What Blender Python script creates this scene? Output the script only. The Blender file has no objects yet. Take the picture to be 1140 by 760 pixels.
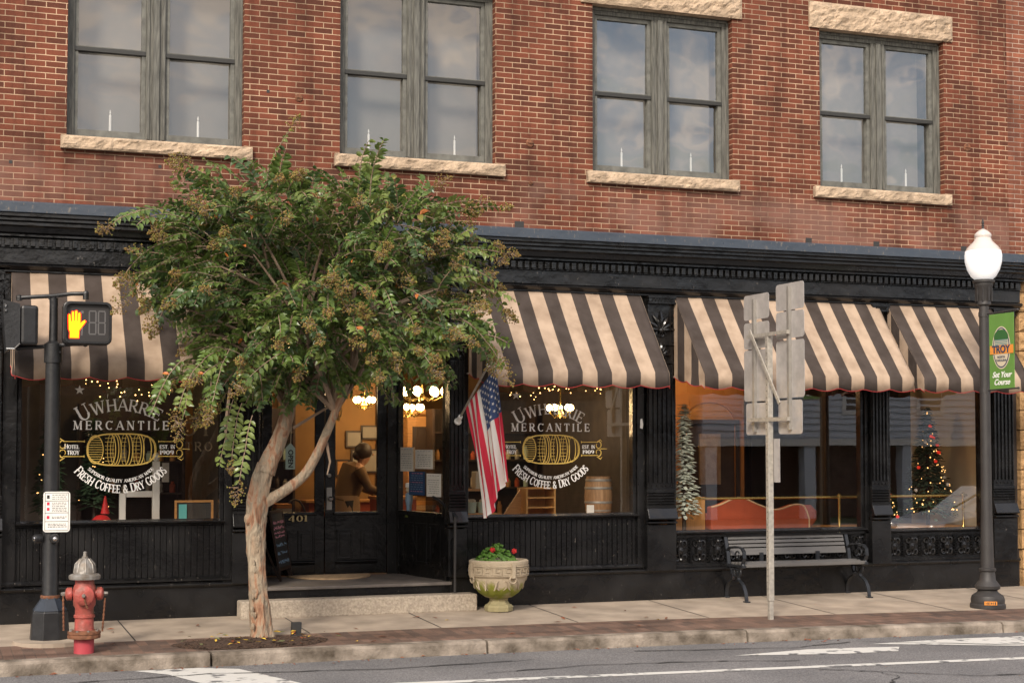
import bpy, bmesh, math, random
from mathutils import Vector, Matrix, noise
R = math.radians; PI = math.pi
random.seed(7)
sc = bpy.context.scene
C = sc.collection
# ------------------------------------------------------------ camera
cd = bpy.data.cameras.new('camera'); cam = bpy.data.objects.new('camera', cd); C.objects.link(cam)
cam.location = (0, -17.8, 1.9); cam.rotation_euler = (R(92.5), 0, R(-20.757))
cd.sensor_width = 36; cd.lens = 1750/1140*36; cd.shift_y = 41.3/1140; cd.clip_end = 2000; cd.clip_start = .1
sc.camera = cam
# ------------------------------------------------------------ sky, sun, exposure
SUN_EL, SUN_AZ = 34, 215      # azimuth: compass-like, from +y clockwise
w = bpy.data.worlds.new('World'); sc.world = w; w.use_nodes = True
nt = w.node_tree; N = nt.nodes; L = nt.links
bg = N['Background']; bg.inputs[1].default_value = .11
sky = N.new('ShaderNodeTexSky'); sky.sky_type = 'NISHITA'; sky.sun_disc = False
sky.sun_elevation = R(SUN_EL); sky.sun_rotation = R(SUN_AZ); sky.dust_density = 3; sky.air_density = 1.2
tc = N.new('ShaderNodeTexCoord'); mp = N.new('ShaderNodeMapping'); mp.inputs['Scale'].default_value = (1, 1, 3.2)
L.new(tc.outputs['Generated'], mp.inputs[0])
ns = N.new('ShaderNodeTexNoise'); ns.inputs['Scale'].default_value = 3.4; ns.inputs['Detail'].default_value = 6; ns.inputs['Distortion'].default_value = .6
L.new(mp.outputs[0], ns.inputs['Vector'])
cr = N.new('ShaderNodeValToRGB'); cr.color_ramp.elements[0].position = .36; cr.color_ramp.elements[1].position = .62
cr.color_ramp.elements[0].color = (.2, .2, .2, 1); cr.color_ramp.elements[1].color = (.97, .97, .97, 1)
L.new(ns.outputs[0], cr.inputs[0])
cc = N.new('ShaderNodeValToRGB'); cc.color_ramp.elements[0].position = .38; cc.color_ramp.elements[0].color = (3.6, 4.2, 5.4, 1)
cc.color_ramp.elements[1].position = .68; cc.color_ramp.elements[1].color = (10.8, 9.0, 7.4, 1)
L.new(ns.outputs[0], cc.inputs[0])
mx = N.new('ShaderNodeMix'); mx.data_type = 'RGBA'
L.new(cr.outputs[0], mx.inputs['Factor']); L.new(sky.outputs[0], mx.inputs['A']); L.new(cc.outputs[0], mx.inputs['B'])
L.new(mx.outputs['Result'], bg.inputs[0])
sd = bpy.data.lights.new('sun', 'SUN'); sd.energy = 1.7; sd.angle = R(12); sd.color = (1, .9, .78)
so = bpy.data.objects.new('sun', sd); C.objects.link(so)
# light comes FROM azimuth SUN_AZ
az = R(SUN_AZ); el = R(SUN_EL)
frm = Vector((math.sin(az)*math.cos(el), math.cos(az)*math.cos(el), math.sin(el)))
so.rotation_euler = (-frm).to_track_quat('-Z', 'Y').to_euler()
sc.view_settings.view_transform = 'Standard'; sc.view_settings.look = 'None'
sc.view_settings.exposure = 0.95; sc.view_settings.gamma = 1; sc.view_settings.use_curve_mapping = False
sc.render.engine = 'CYCLES'
sc.cycles.max_bounces = 10; sc.cycles.transparent_max_bounces = 12; sc.cycles.sample_clamp_indirect = 6

# ------------------------------------------------------------ materials
MT = {}
def mat(name, col, rough=.6, metal=0., var=0., vscale=6., bump=0., bscale=30., emit=None, estr=0., spec=.5, coat=0., stretch=None, col2=None, detail=5):
    m = bpy.data.materials.new(name); m.use_nodes = True; n = m.node_tree.nodes; l = m.node_tree.links
    b = n['Principled BSDF']; b.inputs['Roughness'].default_value = rough; b.inputs['Metallic'].default_value = metal
    b.inputs['Specular IOR Level'].default_value = spec; b.inputs['Coat Weight'].default_value = coat
    b.inputs['Base Color'].default_value = (*col, 1)
    t = n.new('ShaderNodeTexCoord'); vec = t.outputs['Object']
    if stretch:
        mpn = n.new('ShaderNodeMapping'); mpn.inputs['Scale'].default_value = stretch; l.new(vec, mpn.inputs[0]); vec = mpn.outputs[0]
    if var > 0 or col2:
        x = n.new('ShaderNodeTexNoise'); x.inputs['Scale'].default_value = vscale; x.inputs['Detail'].default_value = detail; l.new(vec, x.inputs['Vector'])
        r = n.new('ShaderNodeValToRGB'); r.color_ramp.elements[0].position = .3; r.color_ramp.elements[1].position = .7
        a = col2 if col2 else tuple(c*(1-var) for c in col); c2 = col if col2 else tuple(min(1, c*(1+var)) for c in col)
        r.color_ramp.elements[0].color = (*a, 1); r.color_ramp.elements[1].color = (*c2, 1)
        l.new(x.outputs[0], r.inputs[0]); l.new(r.outputs[0], b.inputs['Base Color'])
    if bump > 0:
        x2 = n.new('ShaderNodeTexNoise'); x2.inputs['Scale'].default_value = bscale; x2.inputs['Detail'].default_value = 4; l.new(vec, x2.inputs['Vector'])
        bp = n.new('ShaderNodeBump'); bp.inputs['Strength'].default_value = bump; bp.inputs['Distance'].default_value = .02
        l.new(x2.outputs[0], bp.inputs['Height']); l.new(bp.outputs[0], b.inputs['Normal'])
    if emit: b.inputs['Emission Color'].default_value = (*emit, 1); b.inputs['Emission Strength'].default_value = estr
    MT[name] = m; return m
def nd(m): return m.node_tree.nodes, m.node_tree.links, m.node_tree.nodes['Principled BSDF']

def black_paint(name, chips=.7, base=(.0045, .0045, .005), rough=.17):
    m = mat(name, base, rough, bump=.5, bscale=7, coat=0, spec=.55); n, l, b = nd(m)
    t = n.new('ShaderNodeTexCoord')
    a = n.new('ShaderNodeTexNoise'); a.inputs['Scale'].default_value = 34; a.inputs['Detail'].default_value = 8; a.inputs['Roughness'].default_value = .7
    mpn = n.new('ShaderNodeMapping'); mpn.inputs['Scale'].default_value = (1, 1, .35); l.new(t.outputs['Object'], mpn.inputs[0]); l.new(mpn.outputs[0], a.inputs['Vector'])
    r = n.new('ShaderNodeValToRGB'); r.color_ramp.elements[0].position = chips; r.color_ramp.elements[1].position = chips+.035
    r.color_ramp.elements[0].color = (*base, 1); r.color_ramp.elements[1].color = (.16, .14, .12, 1)
    big = n.new('ShaderNodeTexNoise'); big.inputs['Scale'].default_value = 2.2; l.new(t.outputs['Object'], big.inputs['Vector'])
    l.new(a.outputs[0], r.inputs[0])
    dr = n.new('ShaderNodeValToRGB'); dr.color_ramp.elements[0].position = .4; dr.color_ramp.elements[1].position = .75
    dr.color_ramp.elements[0].color = (0, 0, 0, 1); dr.color_ramp.elements[1].color = (.008, .0075, .007, 1)
    l.new(big.outputs[0], dr.inputs[0])
    ad = n.new('ShaderNodeMix'); ad.data_type = 'RGBA'; ad.blend_type = 'ADD'; ad.inputs['Factor'].default_value = 1
    l.new(r.outputs[0], ad.inputs['A']); l.new(dr.outputs[0], ad.inputs['B']); l.new(ad.outputs['Result'], b.inputs['Base Color'])
    rr = n.new('ShaderNodeMapRange'); rr.inputs['To Min'].default_value = rough-.1; rr.inputs['To Max'].default_value = rough+.22
    l.new(big.outputs[0], rr.inputs[0]); l.new(rr.outputs[0], b.inputs['Roughness'])
    return m
black_paint('black'); black_paint('blackworn', .64, rough=.22); black_paint('blackskylit', .60, base=(.045, .058, .078), rough=.28)  # last one: black paint with blue sky reflection painted into the base colour

def brick(name, c1, c2, mortar, swap=(0, 2), bw=.215, rh=.066, ms=.0052, bumpk=.6, freq=2, off=.5, old=True):
    m = mat(name, c1, .82, spec=.25); n, l, b = nd(m)
    t = n.new('ShaderNodeTexCoord'); s = n.new('ShaderNodeSeparateXYZ'); c = n.new('ShaderNodeCombineXYZ')
    l.new(t.outputs['Object'], s.inputs[0]); l.new(s.outputs[swap[0]], c.inputs[0]); l.new(s.outputs[swap[1]], c.inputs[1])
    # small wobble of the courses
    wn = n.new('ShaderNodeTexNoise'); wn.inputs['Scale'].default_value = 5; l.new(c.outputs[0], wn.inputs['Vector'])
    wm = n.new('ShaderNodeVectorMath'); wm.operation = 'SCALE'; wm.inputs['Scale'].default_value = .006; l.new(wn.outputs['Color'], wm.inputs[0])
    wa = n.new('ShaderNodeVectorMath'); wa.operation = 'ADD'; l.new(c.outputs[0], wa.inputs[0]); l.new(wm.outputs[0], wa.inputs[1])
    k = n.new('ShaderNodeTexBrick'); l.new(wa.outputs[0], k.inputs['Vector'])
    k.inputs['Scale'].default_value = 1; k.inputs['Brick Width'].default_value = bw; k.inputs['Row Height'].default_value = rh
    k.inputs['Mortar Size'].default_value = ms; k.inputs['Mortar Smooth'].default_value = .25; k.inputs['Bias'].default_value = 0
    k.offset = off; k.offset_frequency = freq
    k.inputs['Color1'].default_value = (0, 0, 0, 1); k.inputs['Color2'].default_value = (1, 1, 1, 1); k.inputs['Mortar'].default_value = (.5, .5, .5, 1)
    r = n.new('ShaderNodeValToRGB'); e = r.color_ramp.elements
    e[0].position = 0; e[0].color = (*c2, 1); e[1].position = 1; e[1].color = tuple(min(1, v*1.25) for v in c1)+(1,)
    q = e.new(.3); q.color = (*[(a+bb)/2 for a, bb in zip(c1, c2)], 1); q = e.new(.6); q.color = (*c1, 1)
    l.new(k.outputs['Color'], r.inputs[0])
    # large stains
    st = n.new('ShaderNodeTexNoise'); st.inputs['Scale'].default_value = 1.1; st.inputs['Detail'].default_value = 7; st.inputs['Roughness'].default_value = .65; l.new(c.outputs[0], st.inputs['Vector'])
    sr = n.new('ShaderNodeValToRGB'); sr.color_ramp.elements[0].position = .3; sr.color_ramp.elements[0].color = (.62, .6, .6, 1); sr.color_ramp.elements[1].position = .7; sr.color_ramp.elements[1].color = (1.18, 1.12, 1.1, 1)
    l.new(st.outputs[0], sr.inputs[0])
    fn = n.new('ShaderNodeTexNoise'); fn.inputs['Scale'].default_value = 60; fn.inputs['Detail'].default_value = 4; l.new(c.outputs[0], fn.inputs['Vector'])
    fr = n.new('ShaderNodeValToRGB'); fr.color_ramp.elements[0].position = .3; fr.color_ramp.elements[0].color = (.8, .8, .8, 1); fr.color_ramp.elements[1].position = .7; fr.color_ramp.elements[1].color = (1.12, 1.12, 1.12, 1)
    l.new(fn.outputs[0], fr.inputs[0])
    m1 = n.new('ShaderNodeMix'); m1.data_type = 'RGBA'; m1.blend_type = 'MULTIPLY'; m1.inputs['Factor'].default_value = 1
    l.new(r.outputs[0], m1.inputs['A']); l.new(fr.outputs[0], m1.inputs['B'])
    # mortar colour with dirt
    mr = n.new('ShaderNodeValToRGB'); mr.color_ramp.elements[0].position = .35; mr.color_ramp.elements[0].color = tuple(v*.62 for v in mortar)+(1,); mr.color_ramp.elements[1].position = .6; mr.color_ramp.elements[1].color = (*mortar, 1)
    l.new(st.outputs[0], mr.inputs[0])
    m2 = n.new('ShaderNodeMix'); m2.data_type = 'RGBA'; l.new(k.outputs['Fac'], m2.inputs['Factor']); l.new(m1.outputs['Result'], m2.inputs['A']); l.new(mr.outputs[0], m2.inputs['B'])
    m3 = n.new('ShaderNodeMix'); m3.data_type = 'RGBA'; m3.blend_type = 'MULTIPLY'; m3.inputs['Factor'].default_value = .8
    l.new(m2.outputs['Result'], m3.inputs['A']); l.new(sr.outputs[0], m3.inputs['B'])
    last = m3.outputs['Result']
    sm = n.new('ShaderNodeMapping'); sm.inputs['Scale'].default_value = (3.5, .35, 1); l.new(c.outputs[0], sm.inputs[0])
    sn = n.new('ShaderNodeTexNoise'); sn.inputs['Scale'].default_value = 1.6; sn.inputs['Detail'].default_value = 6; l.new(sm.outputs[0], sn.inputs['Vector'])
    sc_ = n.new('ShaderNodeValToRGB'); sc_.color_ramp.elements[0].position = .33; sc_.color_ramp.elements[0].color = (.58, .55, .54, 1); sc_.color_ramp.elements[1].position = .52; sc_.color_ramp.elements[1].color = (1.04, 1.04, 1.04, 1); l.new(sn.outputs[0], sc_.inputs[0])
    m9 = n.new('ShaderNodeMix'); m9.data_type = 'RGBA'; m9.blend_type = 'MULTIPLY'; m9.inputs['Factor'].default_value = .8; l.new(last, m9.inputs['A']); l.new(sc_.outputs[0], m9.inputs['B']); last = m9.outputs['Result']
    if old:   # paler repaired / washed band under the sills
        mr2 = n.new('ShaderNodeMapRange'); mr2.inputs['From Min'].default_value = 5.25; mr2.inputs['From Max'].default_value = 4.95
        l.new(s.outputs[2], mr2.inputs[0])
        n4 = n.new('ShaderNodeTexNoise'); n4.inputs['Scale'].default_value = .9; n4.inputs['Detail'].default_value = 6
        l.new(c.outputs[0], n4.inputs['Vector'])
        r4 = n.new('ShaderNodeValToRGB'); r4.color_ramp.elements[0].position = .44; r4.color_ramp.elements[1].position = .6; l.new(n4.outputs[0], r4.inputs[0])
        mu = n.new('ShaderNodeMath'); mu.operation = 'MULTIPLY'; l.new(mr2.outputs[0], mu.inputs[0]); l.new(r4.outputs[0], mu.inputs[1])
        mu2 = n.new('ShaderNodeMath'); mu2.operation = 'MULTIPLY'; mu2.inputs[1].default_value = .55; l.new(mu.outputs[0], mu2.inputs[0])
        m4 = n.new('ShaderNodeMix'); m4.data_type = 'RGBA'; l.new(mu2.outputs[0], m4.inputs['Factor']); l.new(last, m4.inputs['A']); m4.inputs['B'].default_value = (.25, .14, .11, 1)
        last = m4.outputs['Result']
    l.new(last, b.inputs['Base Color'])
    bp = n.new('ShaderNodeBump'); bp.inputs['Strength'].default_value = bumpk; bp.inputs['Distance'].default_value = .008; bp.invert = True
    hm = n.new('ShaderNodeMath'); hm.operation = 'MULTIPLY_ADD'; hm.inputs[1].default_value = -.25; l.new(fn.outputs[0], hm.inputs[0]); l.new(k.outputs['Fac'], hm.inputs[2])
    l.new(hm.outputs[0], bp.inputs['Height']); l.new(bp.outputs[0], b.inputs['Normal'])
    return m
BC1, BC2, BM = (.160, .050, .028), (.095, .034, .021), (.50, .36, .24)
brick('brick', BC1, BC2, BM)
brick('brick_side', BC1, BC2, BM, swap=(1, 2), old=False)
brick('brick_next', (.23, .085, .05), (.16, .06, .04), (.46, .36, .28), old=False)
brick('paver', (.19, .125, .095), (.13, .095, .078), (.16, .125, .10), swap=(1, 0), bw=.2, rh=.1, ms=.004, bumpk=.4, old=False)
brick('brick_dark', (.07, .04, .035), (.045, .03, .028), (.12, .11, .10), old=False)

def stone(name, col, scale=3, bump=1.0):
    m = mat(name, col, .9, spec=.2, var=.3, vscale=scale*2, bump=0); n, l, b = nd(m)
    t = n.new('ShaderNodeTexCoord'); v = n.new('ShaderNodeTexNoise'); v.inputs['Scale'].default_value = scale*6; v.inputs['Detail'].default_value = 9; v.inputs['Roughness'].default_value = .62
    l.new(t.outputs['Object'], v.inputs['Vector'])
    bp = n.new('ShaderNodeBump'); bp.inputs['Strength'].default_value = bump; bp.inputs['Distance'].default_value = .05
    l.new(v.outputs[0], bp.inputs['Height']); l.new(bp.outputs[0], b.inputs['Normal'])
stone('sandstone', (.47, .355, .25), 3, .7); stone('stoneblock', (.44, .27, .13), 2.2, 1.0)
mat('concrete', (.37, .305, .24), .9, var=.24, vscale=2.6, bump=.2, bscale=90, spec=.2, detail=14)
mat('kerbstone', (.36, .305, .25), .9, col2=(.07, .055, .04), vscale=4.2, bump=.6, bscale=40, spec=.2, detail=10)
mat('granite', (.40, .34, .27), .85, var=.28, vscale=45, bump=.5, bscale=60, spec=.25)
mat('woodgrey', (.175, .172, .15), .75, col2=(.06, .06, .053), vscale=9, stretch=(6, 6, .5), bump=.4, bscale=30)
mat('sashgrey', (.17, .17, .15), .7, col2=(.09, .09, .08), vscale=10, bump=.3)
mat('sashdark', (.03, .03, .028), .6)
mat('candlewhite', (.93, .92, .9), .5); mat('white', (.85, .85, .82), .5); mat('paper', (.84, .82, .77), .8, var=.06, vscale=12)
mat('paint_white', (.62, .61, .57), .7, col2=(.16, .16, .16), vscale=7, detail=12, bump=.1)
MT['paint_white'].node_tree.nodes['Color Ramp'].color_ramp.elements[0].position = .36
MT['paint_white'].node_tree.nodes['Color Ramp'].color_ramp.elements[1].position = .44
mat('letter', (.86, .85, .82), .5); mat('gold', (.72, .50, .12), .42, metal=.15); mat('goldpaint', (.55, .43, .20), .5)
mat('ghost', (.20, .15, .09), .7)
mat('redtrim', (.36, .03, .03), .8)
mat('steel', (.36, .34, .31), .5, metal=.55, var=.12, vscale=8, bump=.1); mat('galv', (.42, .39, .34), .55, metal=.35, var=.2, vscale=25)
mat('alu', (.44, .415, .395), .5, metal=.25, var=.13, vscale=9, bump=.08, bscale=4, detail=12)
mat('chrome', (.7, .7, .7), .15, metal=1)
mat('polepaint', (.016, .0165, .018), .38, var=.3, vscale=10, bump=.1); mat('polepaint_skylit', (.028, .036, .05), .4, var=.3)  # second one: pole paint with a bluish highlight put into its colour
mat('lampmetal', (.035, .032, .031), .55, var=.2, bump=.15, bscale=60)
mat('hydred', (.46, .085, .07), .5, col2=(.17, .06, .04), vscale=11, bump=.5, bscale=22, detail=8)
mat('hydpink', (.42, .055, .07), .5, var=.15); mat('hydsilver', (.33, .32, .30), .5, metal=.3, col2=(.16, .13, .10), vscale=14, bump=.4, bscale=25)
mat('rust', (.17, .07, .035), .85, var=.4, vscale=20, bump=.5)
mat('bark', (.46, .34, .25), .75, col2=(.27, .12, .065), vscale=6, stretch=(2.4, 2.4, .5), bump=.9, bscale=12, spec=.25, detail=8)
mat('barkgrey', (.30, .225, .16), .8, col2=(.19, .12, .08), vscale=8, bump=.4)
mat('mulch', (.09, .05, .03), .95, col2=(.04, .025, .018), vscale=40, bump=1, bscale=50)
mat('moss', (.10, .12, .02), .9, var=.3)
mat('slat', (.12, .115, .11), .42, var=.12, vscale=4, stretch=(1, 8, 8))
mat('darkiron', (.02, .022, .026), .32, bump=.2)
mat('entryfloor', (.15, .13, .115), .7, var=.3, vscale=4, bump=.2); mat('coir', (.42, .29, .17), .95, var=.2, vscale=20)
mat('floorwood', (.10, .045, .02), .5, var=.3, stretch=(8, 1, 1)); mat('ceil', (.14, .08, .05), .9)
mat('warmwall', (.50, .30, .12), .85, var=.12, vscale=2); mat('ochrewall', (.26, .14, .05), .85, var=.15, vscale=2); mat('orangewall', (.42, .18, .055), .85, var=.15, vscale=2); mat('darkwall', (.04, .03, .025), .9, var=.3)
mat('oak', (.45, .22, .07), .55, var=.2, stretch=(1, 1, 8)); mat('yellowwood', (.62, .33, .10), .55, var=.12, stretch=(8, 1, 1)); mat('darkwood', (.035, .02, .014), .5, var=.3)
mat('barrelwood', (.42, .25, .13), .6, col2=(.24, .13, .06), vscale=8, stretch=(6, 6, .6))
mat('brass', (.62, .45, .15), .25, metal=.9); mat('sofa', (.40, .075, .028), .6, var=.1); mat('piping', (.7, .5, .3), .6)
mat('flock', (.55, .60, .52), .9, var=.3, vscale=20); mat('needle2', (.05, .085, .05), .8, var=.4, vscale=20); mat('needle', (.025, .055, .022), .8, var=.4, vscale=20)
mat('bulb', (1, .8, .4), .5, emit=(1, .55, .18), estr=4); mat('globe', (1, .85, .6), .4, emit=(1, .68, .30), estr=14); mat('redball', (.6, .02, .03), .25, emit=(1, .05, .02), estr=.3)
mat('mint', (.45, .58, .50), .6); mat('red', (.55, .02, .02), .6); mat('cream', (.60, .52, .38), .7); mat('shade', (.26, .24, .215), .9, var=.15, vscale=1.5); mat('charcoal', (.03, .03, .03), .7)
mat('skin', (.45, .25, .16), .6); mat('hair', (.03, .015, .01), .6); mat('shirt', (.16, .09, .04), .8); mat('apron', (.40, .26, .14), .8)
mat('blueposter', (.02, .07, .19), .6); mat('pink', (.62, .28, .33), .8); mat('chalkblue', (.22, .33, .45), .8); mat('tealcard', (.12, .45, .45), .6)
mat('handlit', (1, .5, 0), .5, emit=(1, .20, 0.0), estr=1.15); mat('handedge', (1, .02, 0), .5, emit=(1, .02, .003), estr=.9)
mat('digit', (.12, .115, .115), .6); mat('screen', (.03, .027, .027), .5)
mat('globeglass', (.86, .86, .86), .35, spec=.6, emit=(1, 1, 1), estr=.18); mat('globetop', (.60, .54, .50), .2, spec=.6)
mat('green', (.12, .26, .05), .7, var=.06); mat('orange', (.72, .27, .04), .7); mat('navy', (.02, .045, .10), .7); mat('treegreen', (.03, .12, .03), .7); mat('rivergreen', (.10, .22, .22), .7)
mat('flagred', (.66, .03, .07), .8); mat('flagwhite', (.82, .79, .76), .8); mat('flagblue', (.045, .08, .2), .8)
mat('cast', (.46, .38, .27), .85, col2=(.30, .24, .165), vscale=7, bump=.45, bscale=30)
# planter bowl: green algae low on the bowl
m = mat('castmoss', (.46, .38, .27), .85, bump=.45, bscale=30); n, l, b = nd(m)
t = n.new('ShaderNodeTexCoord'); s = n.new('ShaderNodeSeparateXYZ'); l.new(t.outputs['Object'], s.inputs[0])
x = n.new('ShaderNodeTexNoise'); x.inputs['Scale'].default_value = 7; x.inputs['Detail'].default_value = 6; l.new(t.outputs['Object'], x.inputs['Vector'])
ma = n.new('ShaderNodeMath'); ma.operation = 'MULTIPLY_ADD'; ma.inputs[1].default_value = -.30; l.new(x.outputs[0], ma.inputs[0]); l.new(s.outputs[2], ma.inputs[2])
r = n.new('ShaderNodeValToRGB'); e = r.color_ramp.elements; e[0].position = .0; e[0].color = (.30, .26, .14, 1); e[1].position = .19; e[1].color = (.46, .38, .27, 1)
q = e.new(.05); q.color = (.17, .19, .015, 1); q = e.new(.12); q.color = (.22, .23, .03, 1)
l.new(ma.outputs[0], r.inputs[0]); l.new(r.outputs[0], b.inputs['Base Color'])
mat('leafA', (.105, .165, .035), .34, var=.35, vscale=4, spec=.5); mat('leafB', (.165, .215, .055), .34, var=.3, vscale=4); mat('leafC', (.065, .115, .035), .36, var=.3, vscale=5, spec=.6)
mat('leafY', (.28, .26, .06), .5, var=.25); mat('leafO', (.40, .12, .02), .55, var=.2); mat('leafG', (.20, .22, .10), .5, var=.2); mat('seed', (.21, .13, .035), .85, var=.45, vscale=30); mat('leafR', (.22, .06, .02), .7, var=.3)
mat('geran', (.10, .22, .03), .5, var=.35, vscale=25); mat('fallen', (.75, .50, .06), .6, var=.3)
mat('clap', (.66, .72, .80), .7, var=.05); mat('roofm', (.06, .06, .065), .9); mat('carpaint', (.50, .52, .55), .2, metal=.5); mat('carglass', (.02, .02, .02), .05); mat('rubber', (.02, .02, .02), .8)
mat('lawn', (.05, .08, .03), .95, var=.3)
for k_ in ('leafA', 'leafB', 'leafC', 'leafY', 'leafG', 'geran'):
    n, l, b = nd(MT[k_]); tl = n.new('ShaderNodeBsdfTranslucent'); ms_ = n.new('ShaderNodeMixShader'); ms_.inputs[0].default_value = .28
    if b.inputs['Base Color'].is_linked: l.new(b.inputs['Base Color'].links[0].from_socket, tl.inputs[0])
    l.new(b.outputs[0], ms_.inputs[1]); l.new(tl.outputs[0], ms_.inputs[2]); l.new(ms_.outputs[0], n['Material Output'].inputs[0])
# bark: peeling patches
n, l, b = nd(MT['bark']); t = n.new('ShaderNodeTexCoord'); mpn = n.new('ShaderNodeMapping'); mpn.inputs['Scale'].default_value = (3.2, 3.2, 1.1); l.new(t.outputs['Object'], mpn.inputs[0])
v = n.new('ShaderNodeTexNoise'); v.inputs['Scale'].default_value = 3.2; v.inputs['Detail'].default_value = 9; v.inputs['Distortion'].default_value = 1.2; l.new(mpn.outputs[0], v.inputs['Vector'])
r = n.new('ShaderNodeValToRGB'); e = r.color_ramp.elements; e[0].position = .33; e[0].color = (.22, .115, .07, 1); e[1].position = .66; e[1].color = (.38, .31, .225, 1)
q = e.new(.43); q.color = (.34, .19, .115, 1); q = e.new(.49); q.color = (.35, .26, .18, 1); q = e.new(.58); q.color = (.27, .215, .155, 1)
l.new(v.outputs[0], r.inputs[0]); l.new(r.outputs[0], b.inputs['Base Color'])
v2 = n.new('ShaderNodeTexNoise'); v2.inputs['Scale'].default_value = 9; v2.inputs['Detail'].default_value = 8; l.new(mpn.outputs[0], v2.inputs['Vector'])
bp = n.new('ShaderNodeBump'); bp.inputs['Strength'].default_value = 1; bp.inputs['Distance'].default_value = .035; l.new(v2.outputs[0], bp.inputs['Height']); l.new(bp.outputs[0], b.inputs['Normal'])
# canvas
m = mat('canvas', (.6, .4, .28), .9, spec=.15); n, l, b = nd(m)
t = n.new('ShaderNodeTexCoord'); s = n.new('ShaderNodeSeparateXYZ'); l.new(t.outputs['UV'], s.inputs[0])
a1 = n.new('ShaderNodeMath'); a1.operation = 'FRACT'; l.new(s.outputs[0], a1.inputs[0])
a2 = n.new('ShaderNodeMath'); a2.operation = 'GREATER_THAN'; a2.inputs[1].default_value = .5; l.new(a1.outputs[0], a2.inputs[0])
x = n.new('ShaderNodeTexNoise'); x.inputs['Scale'].default_value = 5; x.inputs['Detail'].default_value = 8; l.new(t.outputs['Object'], x.inputs['Vector'])
r = n.new('ShaderNodeValToRGB'); r.color_ramp.elements[0].position = .3; r.color_ramp.elements[0].color = (.70, .68, .66, 1); r.color_ramp.elements[1].position = .62; r.color_ramp.elements[1].color = (1.0, 1.0, 1.0, 1); l.new(x.outputs[0], r.inputs[0])
mm = n.new('ShaderNodeMix'); mm.data_type = 'RGBA'; l.new(a2.outputs[0], mm.inputs['Factor']); mm.inputs['A'].default_value = (.47, .355, .262, 1); mm.inputs['B'].default_value = (.075, .06, .053, 1)
m5 = n.new('ShaderNodeMix'); m5.data_type = 'RGBA'; m5.blend_type = 'MULTIPLY'; m5.inputs['Factor'].default_value = 1; l.new(mm.outputs['Result'], m5.inputs['A']); l.new(r.outputs[0], m5.inputs['B']); l.new(m5.outputs['Result'], b.inputs['Base Color'])
x = n.new('ShaderNodeTexNoise'); x.inputs['Scale'].default_value = 3; x.inputs['Detail'].default_value = 2; l.new(t.outputs['Object'], x.inputs['Vector'])
bp = n.new('ShaderNodeBump'); bp.inputs['Strength'].default_value = .5; bp.inputs['Distance'].default_value = .06; l.new(x.outputs[0], bp.inputs['Height']); l.new(bp.outputs[0], b.inputs['Normal'])
# asphalt
m = mat('asphalt', (.10, .10, .105), .9, spec=.25); n, l, b = nd(m)
t = n.new('ShaderNodeTexCoord'); x = n.new('ShaderNodeTexNoise'); x.inputs['Scale'].default_value = 70; x.inputs['Detail'].default_value = 6; x.inputs['Roughness'].default_value = .7; l.new(t.outputs['Object'], x.inputs['Vector'])
y = n.new('ShaderNodeTexNoise'); y.inputs['Scale'].default_value = .8; y.inputs['Detail'].default_value = 6; l.new(t.outputs['Object'], y.inputs['Vector'])
r = n.new('ShaderNodeValToRGB'); r.color_ramp.elements[0].position = .3; r.color_ramp.elements[0].color = (.045, .045, .05, 1); r.color_ramp.elements[1].position = .68; r.color_ramp.elements[1].color = (.30, .295, .29, 1); l.new(x.outputs[0], r.inputs[0])
r2 = n.new('ShaderNodeValToRGB'); r2.color_ramp.elements[0].position = .3; r2.color_ramp.elements[0].color = (.75, .75, .76, 1); r2.color_ramp.elements[1].position = .7; r2.color_ramp.elements[1].color = (1.15, 1.13, 1.12, 1); l.new(y.outputs[0], r2.inputs[0])
m5 = n.new('ShaderNodeMix'); m5.data_type = 'RGBA'; m5.blend_type = 'MULTIPLY'; m5.inputs['Factor'].default_value = 1; l.new(r.outputs[0], m5.inputs['A']); l.new(r2.outputs[0], m5.inputs['B']); l.new(m5.outputs['Result'], b.inputs['Base Color'])
bp = n.new('ShaderNodeBump'); bp.inputs['Strength'].default_value = .5; bp.inputs['Distance'].default_value = .01; l.new(x.outputs[0], bp.inputs['Height']); l.new(bp.outputs[0], b.inputs['Normal'])
mat('crackfill', (.03, .03, .03), .8)
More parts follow.
